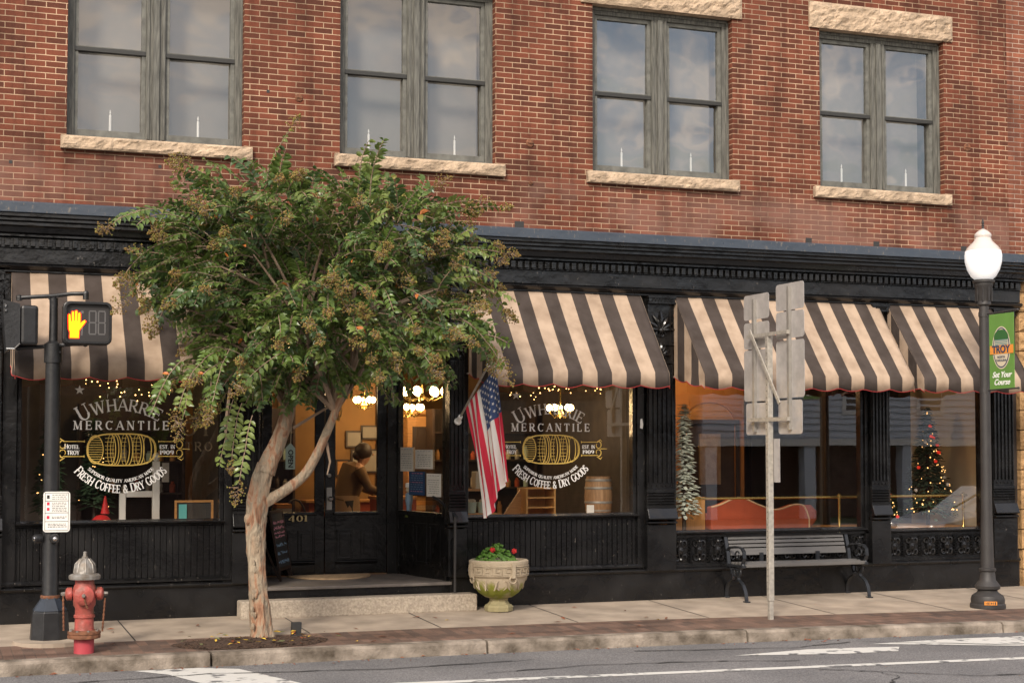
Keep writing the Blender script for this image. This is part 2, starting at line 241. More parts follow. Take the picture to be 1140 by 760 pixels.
def glass(name, k=1.0, wav=.0, film=0., filmcol=(.2, .2, .2)):
    m = bpy.data.materials.new(name); m.use_nodes = True; n = m.node_tree.nodes; l = m.node_tree.links; n.remove(n['Principled BSDF'])
    out = n['Material Output']; tr = n.new('ShaderNodeBsdfTransparent'); tr.inputs[0].default_value = (.93, .93, .91, 1)
    gl = n.new('ShaderNodeBsdfGlossy'); gl.inputs['Roughness'].default_value = .01
    fr = n.new('ShaderNodeFresnel'); ge = n.new('ShaderNodeNewGeometry'); io = n.new('ShaderNodeMapRange')
    io.inputs['To Min'].default_value = 1.55; io.inputs['To Max'].default_value = 1/1.55; l.new(ge.outputs['Backfacing'], io.inputs[0]); l.new(io.outputs[0], fr.inputs['IOR'])
    mu = n.new('ShaderNodeMath'); mu.operation = 'MULTIPLY'; mu.use_clamp = True; mu.inputs[1].default_value = 1.9*k; l.new(fr.outputs[0], mu.inputs[0])
    base = tr.outputs[0]
    if film > 0:
        df = n.new('ShaderNodeBsdfDiffuse'); df.inputs[0].default_value = (*filmcol, 1)
        t = n.new('ShaderNodeTexCoord'); x = n.new('ShaderNodeTexNoise'); x.inputs['Scale'].default_value = 1.6; x.inputs['Detail'].default_value = 5; l.new(t.outputs['Object'], x.inputs['Vector'])
        mr = n.new('ShaderNodeMapRange'); mr.inputs['From Min'].default_value = .3; mr.inputs['From Max'].default_value = .7; mr.inputs['To Min'].default_value = film*.6; mr.inputs['To Max'].default_value = min(1, film*1.3); l.new(x.outputs[0], mr.inputs[0])
        s0 = n.new('ShaderNodeMixShader'); l.new(mr.outputs[0], s0.inputs[0]); l.new(tr.outputs[0], s0.inputs[1]); l.new(df.outputs[0], s0.inputs[2]); base = s0.outputs[0]
    s = n.new('ShaderNodeMixShader'); l.new(mu.outputs[0], s.inputs[0]); l.new(base, s.inputs[1]); l.new(gl.outputs[0], s.inputs[2]); l.new(s.outputs[0], out.inputs[0])
    if wav > 0:
        t = n.new('ShaderNodeTexCoord'); x = n.new('ShaderNodeTexNoise'); x.inputs['Scale'].default_value = 1.5; x.inputs['Detail'].default_value = 1.5; l.new(t.outputs['Object'], x.inputs['Vector'])
        bp = n.new('ShaderNodeBump'); bp.inputs['Strength'].default_value = 1; bp.inputs['Distance'].default_value = wav; l.new(x.outputs[0], bp.inputs['Height']); l.new(bp.outputs[0], gl.inputs['Normal'])
    MT[name] = m
glass('shopglass', 1.7, .0005); glass('oldglass', 1.7, .012, .16, (.2, .19, .18)); glass('skyglass', 2.6, .028, .12, (.16, .155, .145))

# ------------------------------------------------------------ mesh helpers
WL = {}
def tag(o, label=None, cat=None, group=None, kind=None):
    if label: o['label'] = label
    if cat: o['category'] = cat
    if group: o['group'] = group
    if kind: o['kind'] = kind
    return o
def empty(name, loc, label, cat, group=None):
    o = bpy.data.objects.new(name, None); C.objects.link(o); o.location = loc; o.empty_display_size = .2
    WL[o.name] = Vector(loc); return tag(o, label, cat, group)
class MB:
    def __init__(s): s.v = []; s.f = []; s.m = []; s.cur = 0; s.uv = None
    def add(s, vs, fs):
        k = len(s.v); s.v += [tuple(p) for p in vs]; s.f += [tuple(i+k for i in f) for f in fs]; s.m += [s.cur]*len(fs); return s
    def box(s, x0, x1, y0, y1, z0, z1):
        s.add([(x0,y0,z0),(x1,y0,z0),(x1,y1,z0),(x0,y1,z0),(x0,y0,z1),(x1,y0,z1),(x1,y1,z1),(x0,y1,z1)],
              [(0,3,2,1),(4,5,6,7),(0,1,5,4),(1,2,6,5),(2,3,7,6),(3,0,4,7)]); return s
    def obox(s, c, ax, ay, az, hx, hy, hz):
        c = Vector(c); ax, ay, az = [Vector(a).normalized()*h for a, h in ((ax,hx),(ay,hy),(az,hz))]
        P = [c+i*ax+j*ay+k*az for k in (-1,1) for i, j in ((-1,-1),(1,-1),(1,1),(-1,1))]
        s.add(P, [(0,3,2,1),(4,5,6,7),(0,1,5,4),(1,2,6,5),(2,3,7,6),(3,0,4,7)]); return s
    def quad(s, *p): s.add(p, [tuple(range(len(p)))]); return s
    def tube(s, pts, r, n=8, cap=True):
        pts = [Vector(p) for p in pts]; rs = r if isinstance(r, (list, tuple)) else [r]*len(pts)
        vs = []; ref = None
        for i, p in enumerate(pts):
            d = (pts[min(i+1, len(pts)-1)]-pts[max(i-1, 0)])
            d = d.normalized() if d.length > 1e-9 else Vector((0,0,1))
            if ref is None: ref = Vector((0,0,1)) if abs(d.z) < .9 else Vector((1,0,0))
            a = ref-d*ref.dot(d); a.normalize(); ref = a; b = d.cross(a)
            vs += [p+(a*math.cos(2*PI*k/n)+b*math.sin(2*PI*k/n))*rs[i] for k in range(n)]
        fs = [(i*n+k, i*n+(k+1) % n, (i+1)*n+(k+1) % n, (i+1)*n+k) for i in range(len(pts)-1) for k in range(n)]
        if cap: fs += [tuple(range(n))[::-1], tuple((len(pts)-1)*n+k for k in range(n))]
        s.add(vs, fs); return s
    def lathe(s, c, prof, n=20, rot=0, ax=None):
        """prof: (r, h) pairs along z, or along axis ax"""
        cx, cy, cz = c; vs = []
        if ax is None:
            for r, h in prof: vs += [(cx+r*math.cos(rot+2*PI*k/n), cy+r*math.sin(rot+2*PI*k/n), cz+h) for k in range(n)]
        else:
            d = Vector(ax).normalized(); a = d.orthogonal().normalized(); b = d.cross(a); c = Vector(c)
            for r, h in prof: vs += [c+d*h+(a*math.cos(rot+2*PI*k/n)+b*math.sin(rot+2*PI*k/n))*r for k in range(n)]
        fs = [(i*n+k, i*n+(k+1) % n, (i+1)*n+(k+1) % n, (i+1)*n+k) for i in range(len(prof)-1) for k in range(n)]
        fs += [tuple(range(n))[::-1], tuple((len(prof)-1)*n+k for k in range(n))]
        s.add(vs, fs); return s
    def ball(s, c, r, n=8, sq=(1,1,1)):
        m = max(3, n//2); prof = [(max(1e-4, math.sin(PI*i/m))*r, -math.cos(PI*i/m)*r) for i in range(m+1)]
        k0 = len(s.v); s.lathe(c, prof, n); c = Vector(c)
        for i in range(k0, len(s.v)):
            p = Vector(s.v[i])-c; s.v[i] = tuple(c+Vector((p.x*sq[0], p.y*sq[1], p.z*sq[2])))
        return s
    def prism(s, poly, d, place=lambda a, b: (a, 0, b)):
        """poly in 2D -> place() to 3D, thickness vector d"""
        P = [Vector(place(*p)) for p in poly]; n = len(P); d = Vector(d)
        s.add(P+[p+d for p in P], [tuple(range(n)), tuple(range(2*n-1, n-1, -1))]+[(i, i+n, (i+1) % n+n, (i+1) % n) for i in range(n)]); return s
    def profx(s, prof, x0, x1):
        """profile of (y,z) swept along x, closed polygon"""
        n = len(prof); s.add([(x0, y, z) for y, z in prof]+[(x1, y, z) for y, z in prof],
              [tuple(range(n)), tuple(range(2*n-1, n-1, -1))]+[(i, i+n, (i+1) % n+n, (i+1) % n) for i in range(n)]); return s
    def build(s, name, m, parent=None, smooth=False, bevel=0, label=None):
        me = bpy.data.meshes.new(name); off = WL[parent.name] if parent else Vector((0,0,0))
        me.from_pydata([tuple(Vector(p)-off) for p in s.v], [], s.f)
        for k in (m if isinstance(m, (list, tuple)) else [m]): me.materials.append(MT[k])
        if max(s.m or [0]) > 0: me.polygons.foreach_set('material_index', s.m)
        bm = bmesh.new(); bm.from_mesh(me); bmesh.ops.recalc_face_normals(bm, faces=bm.faces); bm.to_mesh(me); bm.free()
        if smooth:
            me.polygons.foreach_set('use_smooth', [True]*len(me.polygons))
            try: me.set_sharp_from_angle(angle=R(38))
            except Exception: pass
        o = bpy.data.objects.new(name, me); C.objects.link(o)
        if parent: o.parent = parent
        WL[o.name] = off.copy() if parent else Vector((0,0,0))
        if bevel:
            md = o.modifiers.new('bevel', 'BEVEL'); md.width = bevel; md.segments = 2; md.limit_method = 'ANGLE'; md.angle_limit = R(40)
        if label: o['label'] = label
        return o
def thing(mb, name, m, label, cat, group=None, **k): return tag(mb.build(name, m, **k), label, cat, group)
def ground(o): o['kind'] = 'structure'; return o

# ------------------------------------------------------------ serif lettering made of strokes
T_, t_ = .17, .07
G = {
 'A': (.8, [(0,0,.4,1,t_),(.4,1,.8,0,T_),(.17,.34,.63,.34,t_)], [], [(0,0),(.8,0)]),
 'C': (.8, [(.76,.8,.76,.98,t_)], [(.42,.5,.38,.46,45,315)], []),
 'D': (.8, [(.1,0,.1,1,T_),(.1,.03,.4,.03,t_),(.1,.97,.4,.97,t_)], [(.4,.5,.36,.47,-90,90)], [(.1,0),(.1,1)]),
 'E': (.68, [(.1,0,.1,1,T_),(.1,.03,.64,.03,t_),(.1,.97,.62,.97,t_),(.1,.5,.5,.5,t_),(.64,0,.66,.24,t_),(.62,1,.63,.78,t_),(.5,.4,.5,.6,t_)], [], [(.1,0),(.1,1)]),
 'F': (.64, [(.1,0,.1,1,T_),(.1,.97,.6,.97,t_),(.1,.5,.46,.5,t_),(.6,1,.61,.78,t_),(.46,.4,.46,.6,t_)], [], [(.1,0),(.1,1)]),
 'G': (.82, [(.74,.8,.74,.98,t_),(.72,.08,.72,.42,T_),(.56,.44,.86,.44,t_)], [(.42,.5,.38,.46,45,310)], []),
 'H': (.86, [(.1,0,.1,1,T_),(.76,0,.76,1,T_),(.1,.5,.76,.5,t_)], [], [(.1,0),(.1,1),(.76,0),(.76,1)]),
 'I': (.24, [(.12,0,.12,1,T_)], [], [(.12,0),(.12,1)]),
 'K': (.8, [(.1,0,.1,1,T_),(.14,.42,.66,1,t_),(.3,.6,.7,0,T_)], [], [(.1,0),(.1,1),(.66,1),(.72,0)]),
 'L': (.64, [(.1,0,.1,1,T_),(.1,.03,.6,.03,t_),(.6,0,.62,.26,t_)], [], [(.1,0),(.1,1)]),
 'M': (1.0, [(.1,0,.12,1,t_),(.12,1,.5,.05,T_),(.5,.05,.86,1,t_),(.88,0,.88,1,T_)], [], [(.1,0),(.08,1),(.88,0),(.92,1)]),
 'N': (.84, [(.1,0,.1,1,t_),(.1,1,.76,0,T_),(.76,0,.76,1,t_)], [], [(.1,0),(.08,1),(.76,1)]),
 'O': (.86, [], [(.43,.5,.38,.47,0,360)], []),
 'P': (.7, [(.1,0,.1,1,T_),(.1,.97,.38,.97,t_),(.1,.46,.38,.46,t_)], [(.38,.715,.26,.25,-90,90)], [(.1,0),(.1,1)]),
 'Q': (.86, [(.5,.2,.86,-.16,T_*.8)], [(.43,.5,.38,.47,0,360)], []),
 'R': (.78, [(.1,0,.1,1,T_),(.1,.97,.38,.97,t_),(.1,.5,.38,.5,t_),(.36,.5,.72,0,T_)], [(.38,.735,.25,.23,-90,90)], [(.1,0),(.1,1),(.74,0)]),
 'S': (.62, [(.54,.76,.54,.97,t_),(.08,.03,.08,.26,t_)], [(.31,.745,.22,.225,40,265),(.31,.265,.24,.235,-140,90)], []),
 'T': (.76, [(.38,0,.38,1,T_),(.04,.97,.72,.97,t_),(.04,1,.04,.76,t_),(.72,1,.72,.76,t_)], [], [(.38,0)]),
 'U': (.82, [(.1,.36,.1,1,T_),(.72,.36,.72,1,t_)], [(.41,.36,.31,.34,180,360)], [(.1,1),(.72,1)]),
 'W': (1.15, [(0,1,.3,0,T_),(.3,0,.56,1,t_),(.56,1,.84,0,T_),(.84,0,1.12,1,t_)], [], [(0,1),(.56,1),(1.12,1)]),
 'Y': (.8, [(.4,0,.4,.45,T_),(.06,1,.4,.45,T_),(.4,.45,.74,1,t_)], [], [(.4,0),(.06,1),(.74,1)]),
 '&': (.9, [(.2,.72,.78,.02,T_),(.5,.1,.86,.5,t_)], [(.38,.77,.2,.2,-30,230),(.34,.26,.28,.24,80,320)], []),
 '1': (.3, [(.15,0,.15,1,T_)], [], [(.15,0),(.08,.94)]), '0': (.64, [], [(.32,.5,.26,.47,0,360)], []),
 '9': (.62, [], [(.3,.7,.24,.27,0,360),(.22,.6,.34,.56,-75,10)], []), '4': (.7, [(.5,0,.5,1,T_),(.02,.3,.68,.3,t_),(.02,.3,.5,1,t_)], [], [(.5,0)]),
 '.': (.2, [(.06,.06,.16,.06,.12)], [], []), ' ': (.4, [], [], []),
}
LZ = [0]
def ribbon(mb, pts, ws, y, M=None):
    """flat ribbon in the x/z plane at depth y; ws per point; M maps (x,z)->(x,z)"""
    LZ[0] = (LZ[0]+1) % 9; y = y-LZ[0]*.0003
    n = len(pts); A = []; B = []
    for i in range(n):
        a = pts[max(0, i-1)]; b = pts[min(n-1, i+1)]; dx, dz = b[0]-a[0], b[1]-a[1]; q = math.hypot(dx, dz) or 1
        h = ws[i]/2; A.append((pts[i][0]-dz/q*h, pts[i][1]+dx/q*h)); B.append((pts[i][0]+dz/q*h, pts[i][1]-dx/q*h))
    f = M or (lambda x, z: (x, z)); P = [(f(*p)[0], y, f(*p)[1]) for p in A]+[(f(*p)[0], y, f(*p)[1]) for p in B]
    mb.add(P, [(i, i+1, n+i+1, n+i) for i in range(n-1)])
def glyph(mb, ch, y, M, bold=1.0):
    wd, st, ar, se = G[ch]
    for x0, z0, x1, z1, w_ in st: ribbon(mb, [(x0,z0),(x1,z1)], [w_*bold]*2, y, M)
    for cx, cz, rx, rz, a0, a1 in ar:
        k = 18; pts = []; ws = []
        for i in range(k+1):
            a = R(a0+(a1-a0)*i/k); pts.append((cx+rx*math.cos(a), cz+rz*math.sin(a))); ws.append((t_+(T_-t_)*abs(math.cos(a))**1.5)*bold)
        ribbon(mb, pts, ws, y, M)
    for x, z in se: ribbon(mb, [(x-.15,z+(.03 if z < .5 else -.03)),(x+.15,z+(.03 if z < .5 else -.03))], [.06*bold]*2, y, M)
def text_w(txt, sp, hs=None, xs=.86):
    W = []; 
    for i, c in enumerate(txt): W.append((G[c][0]*xs+sp)*(hs[i] if hs else 1))
    return W
def line_text(mb, txt, xc, z, h, y, width=None, sp=.18, bold=1, hs=None):
    W = text_w(txt, sp, hs); tot = sum(W)-sp; k = (width/(tot*h)) if width else 1; x = xc-tot*h*k/2
    for i, c in enumerate(txt):
        q = (hs[i] if hs else 1)
        glyph(mb, c, y, (lambda X, Z, x=x, q=q: (x+X*.86*h*k*q, z+Z*h*q)), bold); x += W[i]*h*k
def arc_text(mb, txt, xc, zc, rad, a_mid, h, y, up=True, sp=.14, bold=1, span=None, hs=None):
    """up=True: letters on the outside of a circle (arch); False: inside bottom (smile)"""
    W = text_w(txt, sp, hs); tot = sum(W)-sp; k = 1.
    if span: k = R(span)*rad/(tot*h)
    s = -tot*h*k/2
    for i, c in enumerate(txt):
        q = (hs[i] if hs else 1); wc = G[c][0]*.86*h*k*q; mid = s+wc/2; th = mid/rad
        if up:
            a = R(a_mid)-th; bx, bz = xc+rad*math.cos(a), zc+rad*math.sin(a); rot = a-PI/2
        else:
            a = R(a_mid)+th; bx, bz = xc+rad*math.cos(a), zc+rad*math.sin(a); rot = a+PI/2
        cr_, sr_ = math.cos(rot), math.sin(rot)
        glyph(mb, c, y, (lambda X, Z, bx=bx, bz=bz, cr_=cr_, sr_=sr_, wc=wc, q=q: (bx+((X*.86*h*k*q-wc/2)*cr_-Z*h*q*sr_), bz+((X*.86*h*k*q-wc/2)*sr_+Z*h*q*cr_))), bold)
        s += W[i]*h*k
def fonttext(txt, size, m, parent, name, mtx, shear=0, bold=0, align='CENTER'):
    cu = bpy.data.curves.new(name, 'FONT'); cu.body = txt; cu.size = size; cu.align_x = align; cu.align_y = 'CENTER'; cu.shear = shear; cu.offset = bold; cu.extrude = .0015
    tmp = bpy.data.objects.new('tmp', cu); C.objects.link(tmp); dg = bpy.context.evaluated_depsgraph_get(); dg.update()
    me = bpy.data.meshes.new_from_object(tmp.evaluated_get(dg)); bpy.data.objects.remove(tmp); bpy.data.curves.remove(cu)
    off = WL[parent.name]; me.transform(Matrix.Translation(-off) @ mtx); me.materials.clear(); me.materials.append(MT[m]); me.name = name
    o = bpy.data.objects.new(name, me); C.objects.link(o); o.parent = parent; WL[o.name] = off.copy(); return o
FACE_S = Matrix(((1,0,0,0),(0,0,-1,0),(0,1,0,0),(0,0,0,1)))          # text x->+x, up->+z, faces -y
def Tm(x, y, z, B=FACE_S): return Matrix.Translation((x, y, z)) @ B

# ============================================================ GROUND
SL = .035
def gz(y): return SL*y
KX = [-60, -8, .9, 5.1, 7.8, 12.0, 20, 80]; KY = [-2.38, -2.38, -2.36, -2.40, -2.47, -2.82, -3.1, -4.6]
def kin(x):
    for i in range(len(KX)-1):
        if x <= KX[i+1]: return KY[i]+(KY[i+1]-KY[i])*(x-KX[i])/(KX[i+1]-KX[i])
    return KY[-1]
BAND = 1.0      # width of the brick band beside the kerb
def band_in(x): return min(-1.5, kin(x)+.92)
RZ = -.205
xs = [-60, -20, -8, -4, 0, .9, 2, 3.5, 5.1, 6.5, 7.8, 9, 10.5, 12, 14, 17, 20, 40, 80]
o = MB()
for a, b_ in zip(xs, xs[1:]): o.quad((a, .5, gz(.5)*0), (a, 0, 0), (b_, 0, 0), (b_, .5, 0)); o.quad((a, 0, 0), (a, band_in(a), gz(band_in(a))), (b_, band_in(b_), gz(band_in(b_))), (b_, 0, 0))
ground(o.build('sidewalk', 'concrete'))
o = MB()
for a, b_ in zip(xs, xs[1:]): o.quad((a, band_in(a), gz(band_in(a))), (a, kin(a), gz(kin(a))), (b_, kin(b_), gz(kin(b_))), (b_, band_in(b_), gz(band_in(b_))))
ground(o.build('brick_paving', 'paver'))
# kerb in stone lengths with open joints
joints = [-60, -20, -6, -2.5, .3, 2.69, 5.5, 8.45, 11.6, 14.6, 17.6, 20.6, 80]
o = MB()
for a, b_ in zip(joints, joints[1:]):
    seg = [a+.012]+[x for x in [i*.25+a for i in range(1, int((b_-a)/.25))] if b_-a < 4]+[b_-.012]
    rr = []
    for i, x in enumerate(seg):
        j = .008*noise.noise((x*2.1, 0, 0)); j2 = .008*noise.noise((x*3.1, 5, 0)); yi = kin(x); zi = gz(yi)+.012
        rr.append([(x, yi+.0, zi-.03), (x, yi, zi), (x, yi-.14+j, zi-.004+j2), (x, yi-.17+j, zi-.03+j2), (x, yi-.185+j, RZ-.05)])
    vs = [p for q in rr for p in q]; m_ = 5
    o.add(vs, [(i*m_+k, i*m_+k+1, (i+1)*m_+k+1, (i+1)*m_+k) for i in range(len(rr)-1) for k in range(m_-1)]+[tuple(range(m_)), tuple((len(rr)-1)*m_+k for k in range(m_))])
ground(o.build('kerb', 'kerbstone'))
o = MB(); n_ = 40
o.quad((-300, -2.0, RZ), (-300, -13.5, RZ), (300, -13.5, RZ), (300, -2.0, RZ))
ground(o.build('road', 'asphalt'))
ground(MB().quad((-600, -600, RZ-.02), (600, -600, RZ-.02), (600, 600, RZ-.02), (-600, 600, RZ-.02)).build('ground', 'lawn'))
ground(MB().box(-60, 80, -17.2, -13.5, RZ-.01, RZ+.14).build('far_sidewalk', 'concrete'))
z = RZ+.004
def decal(name, poly, m, z=z): ground(MB().quad(*[(x, y, z) for x, y in poly]).build(name, m))
decal('edge_line', [(-40, -1.75-.0), (-40.0, -1.90), (3.9, -4.31), (10.34, -4.88), (30, -6.2), (30, -6.04), (10.42, -4.75), (3.9, -4.17)][2:7]+[(4.0, -4.18)], 'paint_white')
decal('crosswalk_line', [(1.954, -2.60), (2.56, -2.60), (2.908, -2.80), (3.261, -3.926), (3.5, -6), (2.6, -6), (2.422, -3.608), (2.223, -2.95)], 'paint_white')
decal('turn_arrow', [(7.782, -3.627), (8.742, -3.46), (9.351, -3.533), (9.75, -3.62), (9.534, -3.915), (8.895, -3.901)], 'paint_white')
decal('turn_arrow', [(9.612, -3.307), (10.666, -3.24), (14, -3.5), (14, -4.2), (10.992, -4.0)], 'paint_white')
o = MB()
for pts in ([(1.0, -3.2), (2.6, -3.05), (4.2, -3.3), (6.0, -3.2)], [(3.6, -4.6), (4.8, -5.2), (6.4, -5.4), (7.4, -6.0)], [(9.6, -3.1), (11, -3.9), (12.5, -4.1), (15, -4.6)], [(8.0, -4.75), (8.46, -5.10), (8.49, -5.43), (8.15, -5.8), (8.0, -6.4)], [(8.46, -5.1), (9.26, -5.7), (10.5, -5.9)], [(5.0, -3.9), (6.2, -3.75), (7.4, -3.95), (8.3, -4.2)], [(7, -2.95), (8.6, -3.3), (9.6, -3.1)]):
    q = []
    for a, b_ in zip(pts, pts[1:]):
        for i in range(8):
            t = i/8; q.append((a[0]+(b_[0]-a[0])*t+random.uniform(-.03, .03), a[1]+(b_[1]-a[1])*t+random.uniform(-.03, .03)))
    for i in range(len(q)-1):
        wd = random.uniform(.006, .02); o.quad((q[i][0], q[i][1]-wd, z+.004), (q[i+1][0], q[i+1][1]-wd, z+.004), (q[i+1][0], q[i+1][1]+wd, z+.004), (q[i][0], q[i][1]+wd, z+.004))
ground(o.build('road_crack', 'crackfill'))
# sidewalk joints
o = MB()
for x in (-2.2, -.6, .55, 2.1, 3.9, 5.35, 6.95, 8.55, 10.15, 11.75, 13.3, 15):
    yb = band_in(x); o.quad((x, -.02, gz(-.02)+.003), (x, yb, gz(yb)+.003), (x+.014, yb, gz(yb)+.003), (x+.014, -.02, gz(-.02)+.003))
ground(o.build('sidewalk_joint', 'crackfill'))

# ============================================================ BRICK BUILDING
B = empty('brick_building', (7.4, 0, 0), 'two storey red brick building with a black painted storefront and tall paired windows', 'building')
WINS = [(1.50, 3.46), (4.59, 6.53), (7.82, 9.79), (11.09, 13.05)]
WZ0, WZ1 = 5.325, 7.43
X0, X1 = -6, 14.1; TOP = 9.2
# wall with openings (rectangles between the openings), with reveals
o = MB()
def wallq(x0, x1, z0, z1): o.quad((x0, 0, z0), (x1, 0, z0), (x1, 0, z1), (x0, 0, z1))
wins_all = [(-1.75, .21)]+WINS
ex = [X0]+[v for w_ in wins_all for v in w_]+[X1]
wallq(X0, X1, 4.05, WZ0); wallq(X0, X1, WZ1, TOP)
for i in range(0, len(ex), 2): wallq(ex[i], ex[i+1], WZ0, WZ1)
MB().box(X0, X0+.3, .003, 8, 0, TOP).build('left_end_wall', 'brick_side', B)
for a, b_ in wins_all:
    for q in (a, b_): MB().quad((q, 0, WZ0), (q, .34, WZ0), (q, .34, WZ1), (q, 0, WZ1)).build('window_reveal', 'brick_side', B)
o.build('wall', 'brick', B)
MB().box(X0, X1, .35, 9, TOP-.3, TOP).build('roof', 'roofm', B)
MB().box(X0, X1, 8.7, 9, 0, TOP-.3).build('back_wall', 'darkwall', B)
MB().box(X0+.3, X1, .36, 8.7, 3.95, 4.1).build('ceiling', 'ceil', B)
MB().box(X0+.3, X1, 3.2, 3.3, 4.11, TOP-.31).build('upper_room_wall', 'warmwall', B)
MB().box(13.8, X1-.003, .36, 8.69, 4.11, TOP-.31).build('end_wall', 'darkwall', B)
MB().box(4.05, 4.12, .36, 3.19, 5.27, TOP-.31).build('upper_partition', 'darkwall', B)
def rough_block(x0, x1, y0, y1, z0, z1, amp=.02, nx=28, seed=0):
    """quarry-faced block: front face broken up"""
    mb = MB(); nz = max(4, int(nx*(z1-z0)/(x1-x0)))+2; vs = []
    for j in range(nz+1):
        for i in range(nx+1):
            u, v = i/nx, j/nz; e = min(1, 8*min(u*(x1-x0)/.3, (1-u)*(x1-x0)/.3, v, 1-v)) if (0 < i < nx and 0 < j < nz) else 0
            h = amp*e*(.6+noise.noise((u*(x1-x0)*9+seed, v*(z1-z0)*14, seed*3.3))+.5*noise.noise((u*(x1-x0)*25, v*(z1-z0)*30, seed)))
            vs.append((x0+u*(x1-x0), y0-max(0, h), z0+v*(z1-z0)))
    mb.add(vs, [(j*(nx+1)+i, j*(nx+1)+i+1, (j+1)*(nx+1)+i+1, (j+1)*(nx+1)+i) for j in range(nz) for i in range(nx)])
    mb.quad((x0,y0,z0),(x0,y1,z0),(x1,y1,z0),(x1,y0,z0)); mb.quad((x0,y0,z1),(x1,y0,z1),(x1,y1,z1),(x0,y1,z1))
    mb.quad((x0,y0,z0),(x0,y0,z1),(x0,y1,z1),(x0,y1,z0)); mb.quad((x1,y0,z0),(x1,y1,z0),(x1,y1,z1),(x1,y0,z1)); return mb
sillx = [(-1.83, .29), (1.435, 3.55), (4.52, 6.638), (7.732, 9.855), (10.977, 13.117)]
candles = []
for i, (a, b_) in enumerate(wins_all):
    # frame set back .13
    f = MB(); y0, y1 = .12, .26; zb, zt = WZ0, WZ1; mid = (a+b_)/2
    f.box(a, a+.085, y0, y1, zb, zt); f.box(b_-.085, b_, y0, y1, zb, zt); f.box(a+.085, b_-.085, y0, y1, zt-.09, zt); f.box(a+.085, b_-.085, y0, y1, zb, zb+.04)
    f.box(mid-.11, mid+.11, y0, y1, zb+.04, zt-.09)
    f.box(mid-.035, mid+.035, y0-.03, y0, zb+.01, zt-.09); f.box(mid-.10, mid-.07, y0-.012, y0, zb+.04, zt-.09); f.box(mid+.07, mid+.10, y0-.012, y0, zb+.04, zt-.09)
    f.box(a, a+.03, y0-.02, y0, zb, zt-.03); f.box(b_-.03, b_, y0-.02, y0, zb, zt-.03); f.box(a+.031, b_-.031, y0-.02, y0, zt-.04, zt-.001)
    fr = f.build('window', 'woodgrey', B, bevel=.004)
    s = MB(); pn = []; rail = MB(); zm = 6.35
    for (c0, c1) in ((a+.085, mid-.11), (mid+.11, b_-.085)):
        s.box(c0, c0+.045, y0+.03, y1-.02, zb+.04, zt-.09); s.box(c1-.045, c1, y0+.03, y1-.02, zb+.04, zt-.09)
        s.box(c0+.045, c1-.045, y0+.03, y1-.02, zt-.14, zt-.09); s.box(c0+.045, c1-.045, y0+.03, y1-.02, zb+.04, zb+.115)
        rail.box(c0+.003, c1-.003, y0+.012, y1-.04, zm-.03, zm+.015)
        s.box(c0+.046, c1-.046, y0+.035, y1-.04, zm+.016, zm+.032)
        for z0, z1, yy in ((zb+.116, zm-.031, y1-.045), (zm+.033, zt-.141, y1-.075)): MB().quad((c0+.045, yy, z0), (c1-.045, yy, z0), (c1-.045, yy, z1), (c0+.045, yy, z1)).build('pane', 'oldglass' if i < 3 else 'skyglass', fr)
        if i > 0: candles.append(((c0+c1)/2+random.uniform(-.06, .05), i, c0))
    s.build('sash', 'sashgrey', fr, bevel=.003); rail.build('meeting_rail', 'sashdark', fr)
    if True:
        MB().quad((a+.05, .55, 5.4), (b_-.05, .55, 5.4), (b_-.05, .55, zt), (a+.05, .55, zt)).build('blind', 'shade', fr)
    s0, s1 = sillx[i]
    rough_block(s0, s1, -.07, .119, 5.18, 5.322, .022, 60, i).build('sill', 'sandstone', fr)
    rough_block(a-.16, b_+.13, -.03, .119, WZ1+.003, 7.78, .03, 60, i+9).build('lintel', 'sandstone', fr)
cl = ['leftmost white electric candle, left sash of the first upper window', 'white electric candle in the right sash of the first upper window', 'white electric candle in the left sash of the second upper window', 'white electric candle in the right sash of the second upper window', 'white electric candle in the left sash of the third upper window', 'white electric candle in the right sash of the third upper window', 'white electric candle in the left sash of the upper window above the lamp side bay', 'rightmost white electric candle, right sash of the fourth upper window']
for k, (x, i, c0) in enumerate(candles):
    e = empty('window_candle', (x, .235, 5.35), cl[k], 'candle', 'electric candles in the upper windows')
    MB().lathe((x, .235, 5.35), [(.03, 0), (.035, .02), (.012, .05)], 10).build('base', 'brass', e)
    MB().lathe((x, .235, 5.40), [(.014, 0), (.014, .23), (.006, .24)], 10).build('stem', 'candlewhite', e)
    MB().lathe((x, .235, 5.64), [(.004, 0), (.010, .02), (.002, .055)], 8).build('flame_bulb', 'candlewhite', e)
MB().box(X0, X1, .3, 3.2, 5.20, 5.26).build('upper_floor', 'floorwood', B)

# small relics on the brickwork
o = MB()
for x, z in ((.9, 4.98), (3.72, 5.98), (2.5, 5.03)): o.box(x, x+.035, -.002, .03, z, z+.035)
for x in (10.86, 11.9, 13.3): o.box(x, x+.09, -.004, .02, 4.56, 4.64)
o.box(6.78, 6.9, -.004, .02, 4.56, 4.65); o.build('wall_hole', 'charcoal', B)
o = MB()
for x, z, r_ in ((4.1, 5.95, .05), (6.98, 5.62, .055), (6.99, 5.13, .03), (13.42, 6.0, .06)):
    o = MB(); o.lathe((x, -.004, z), [(r_, 0), (r_*.8, -.012)], 9, ax=(0, 1, 0)); o.tube([(x-r_*.7, -.02, z), (x+r_*.7, -.02, z)], .008, 5); o.build('anchor_plate', 'rust', B)


MB().prism([(8.455, 2.14), (8.49, 2.13), (8.50, 2.19), (8.485, 2.26), (8.46, 2.25)], (0, .002, 0), lambda a, b_: (a, -.003, b_)).build('bare_patch', 'paper', B)
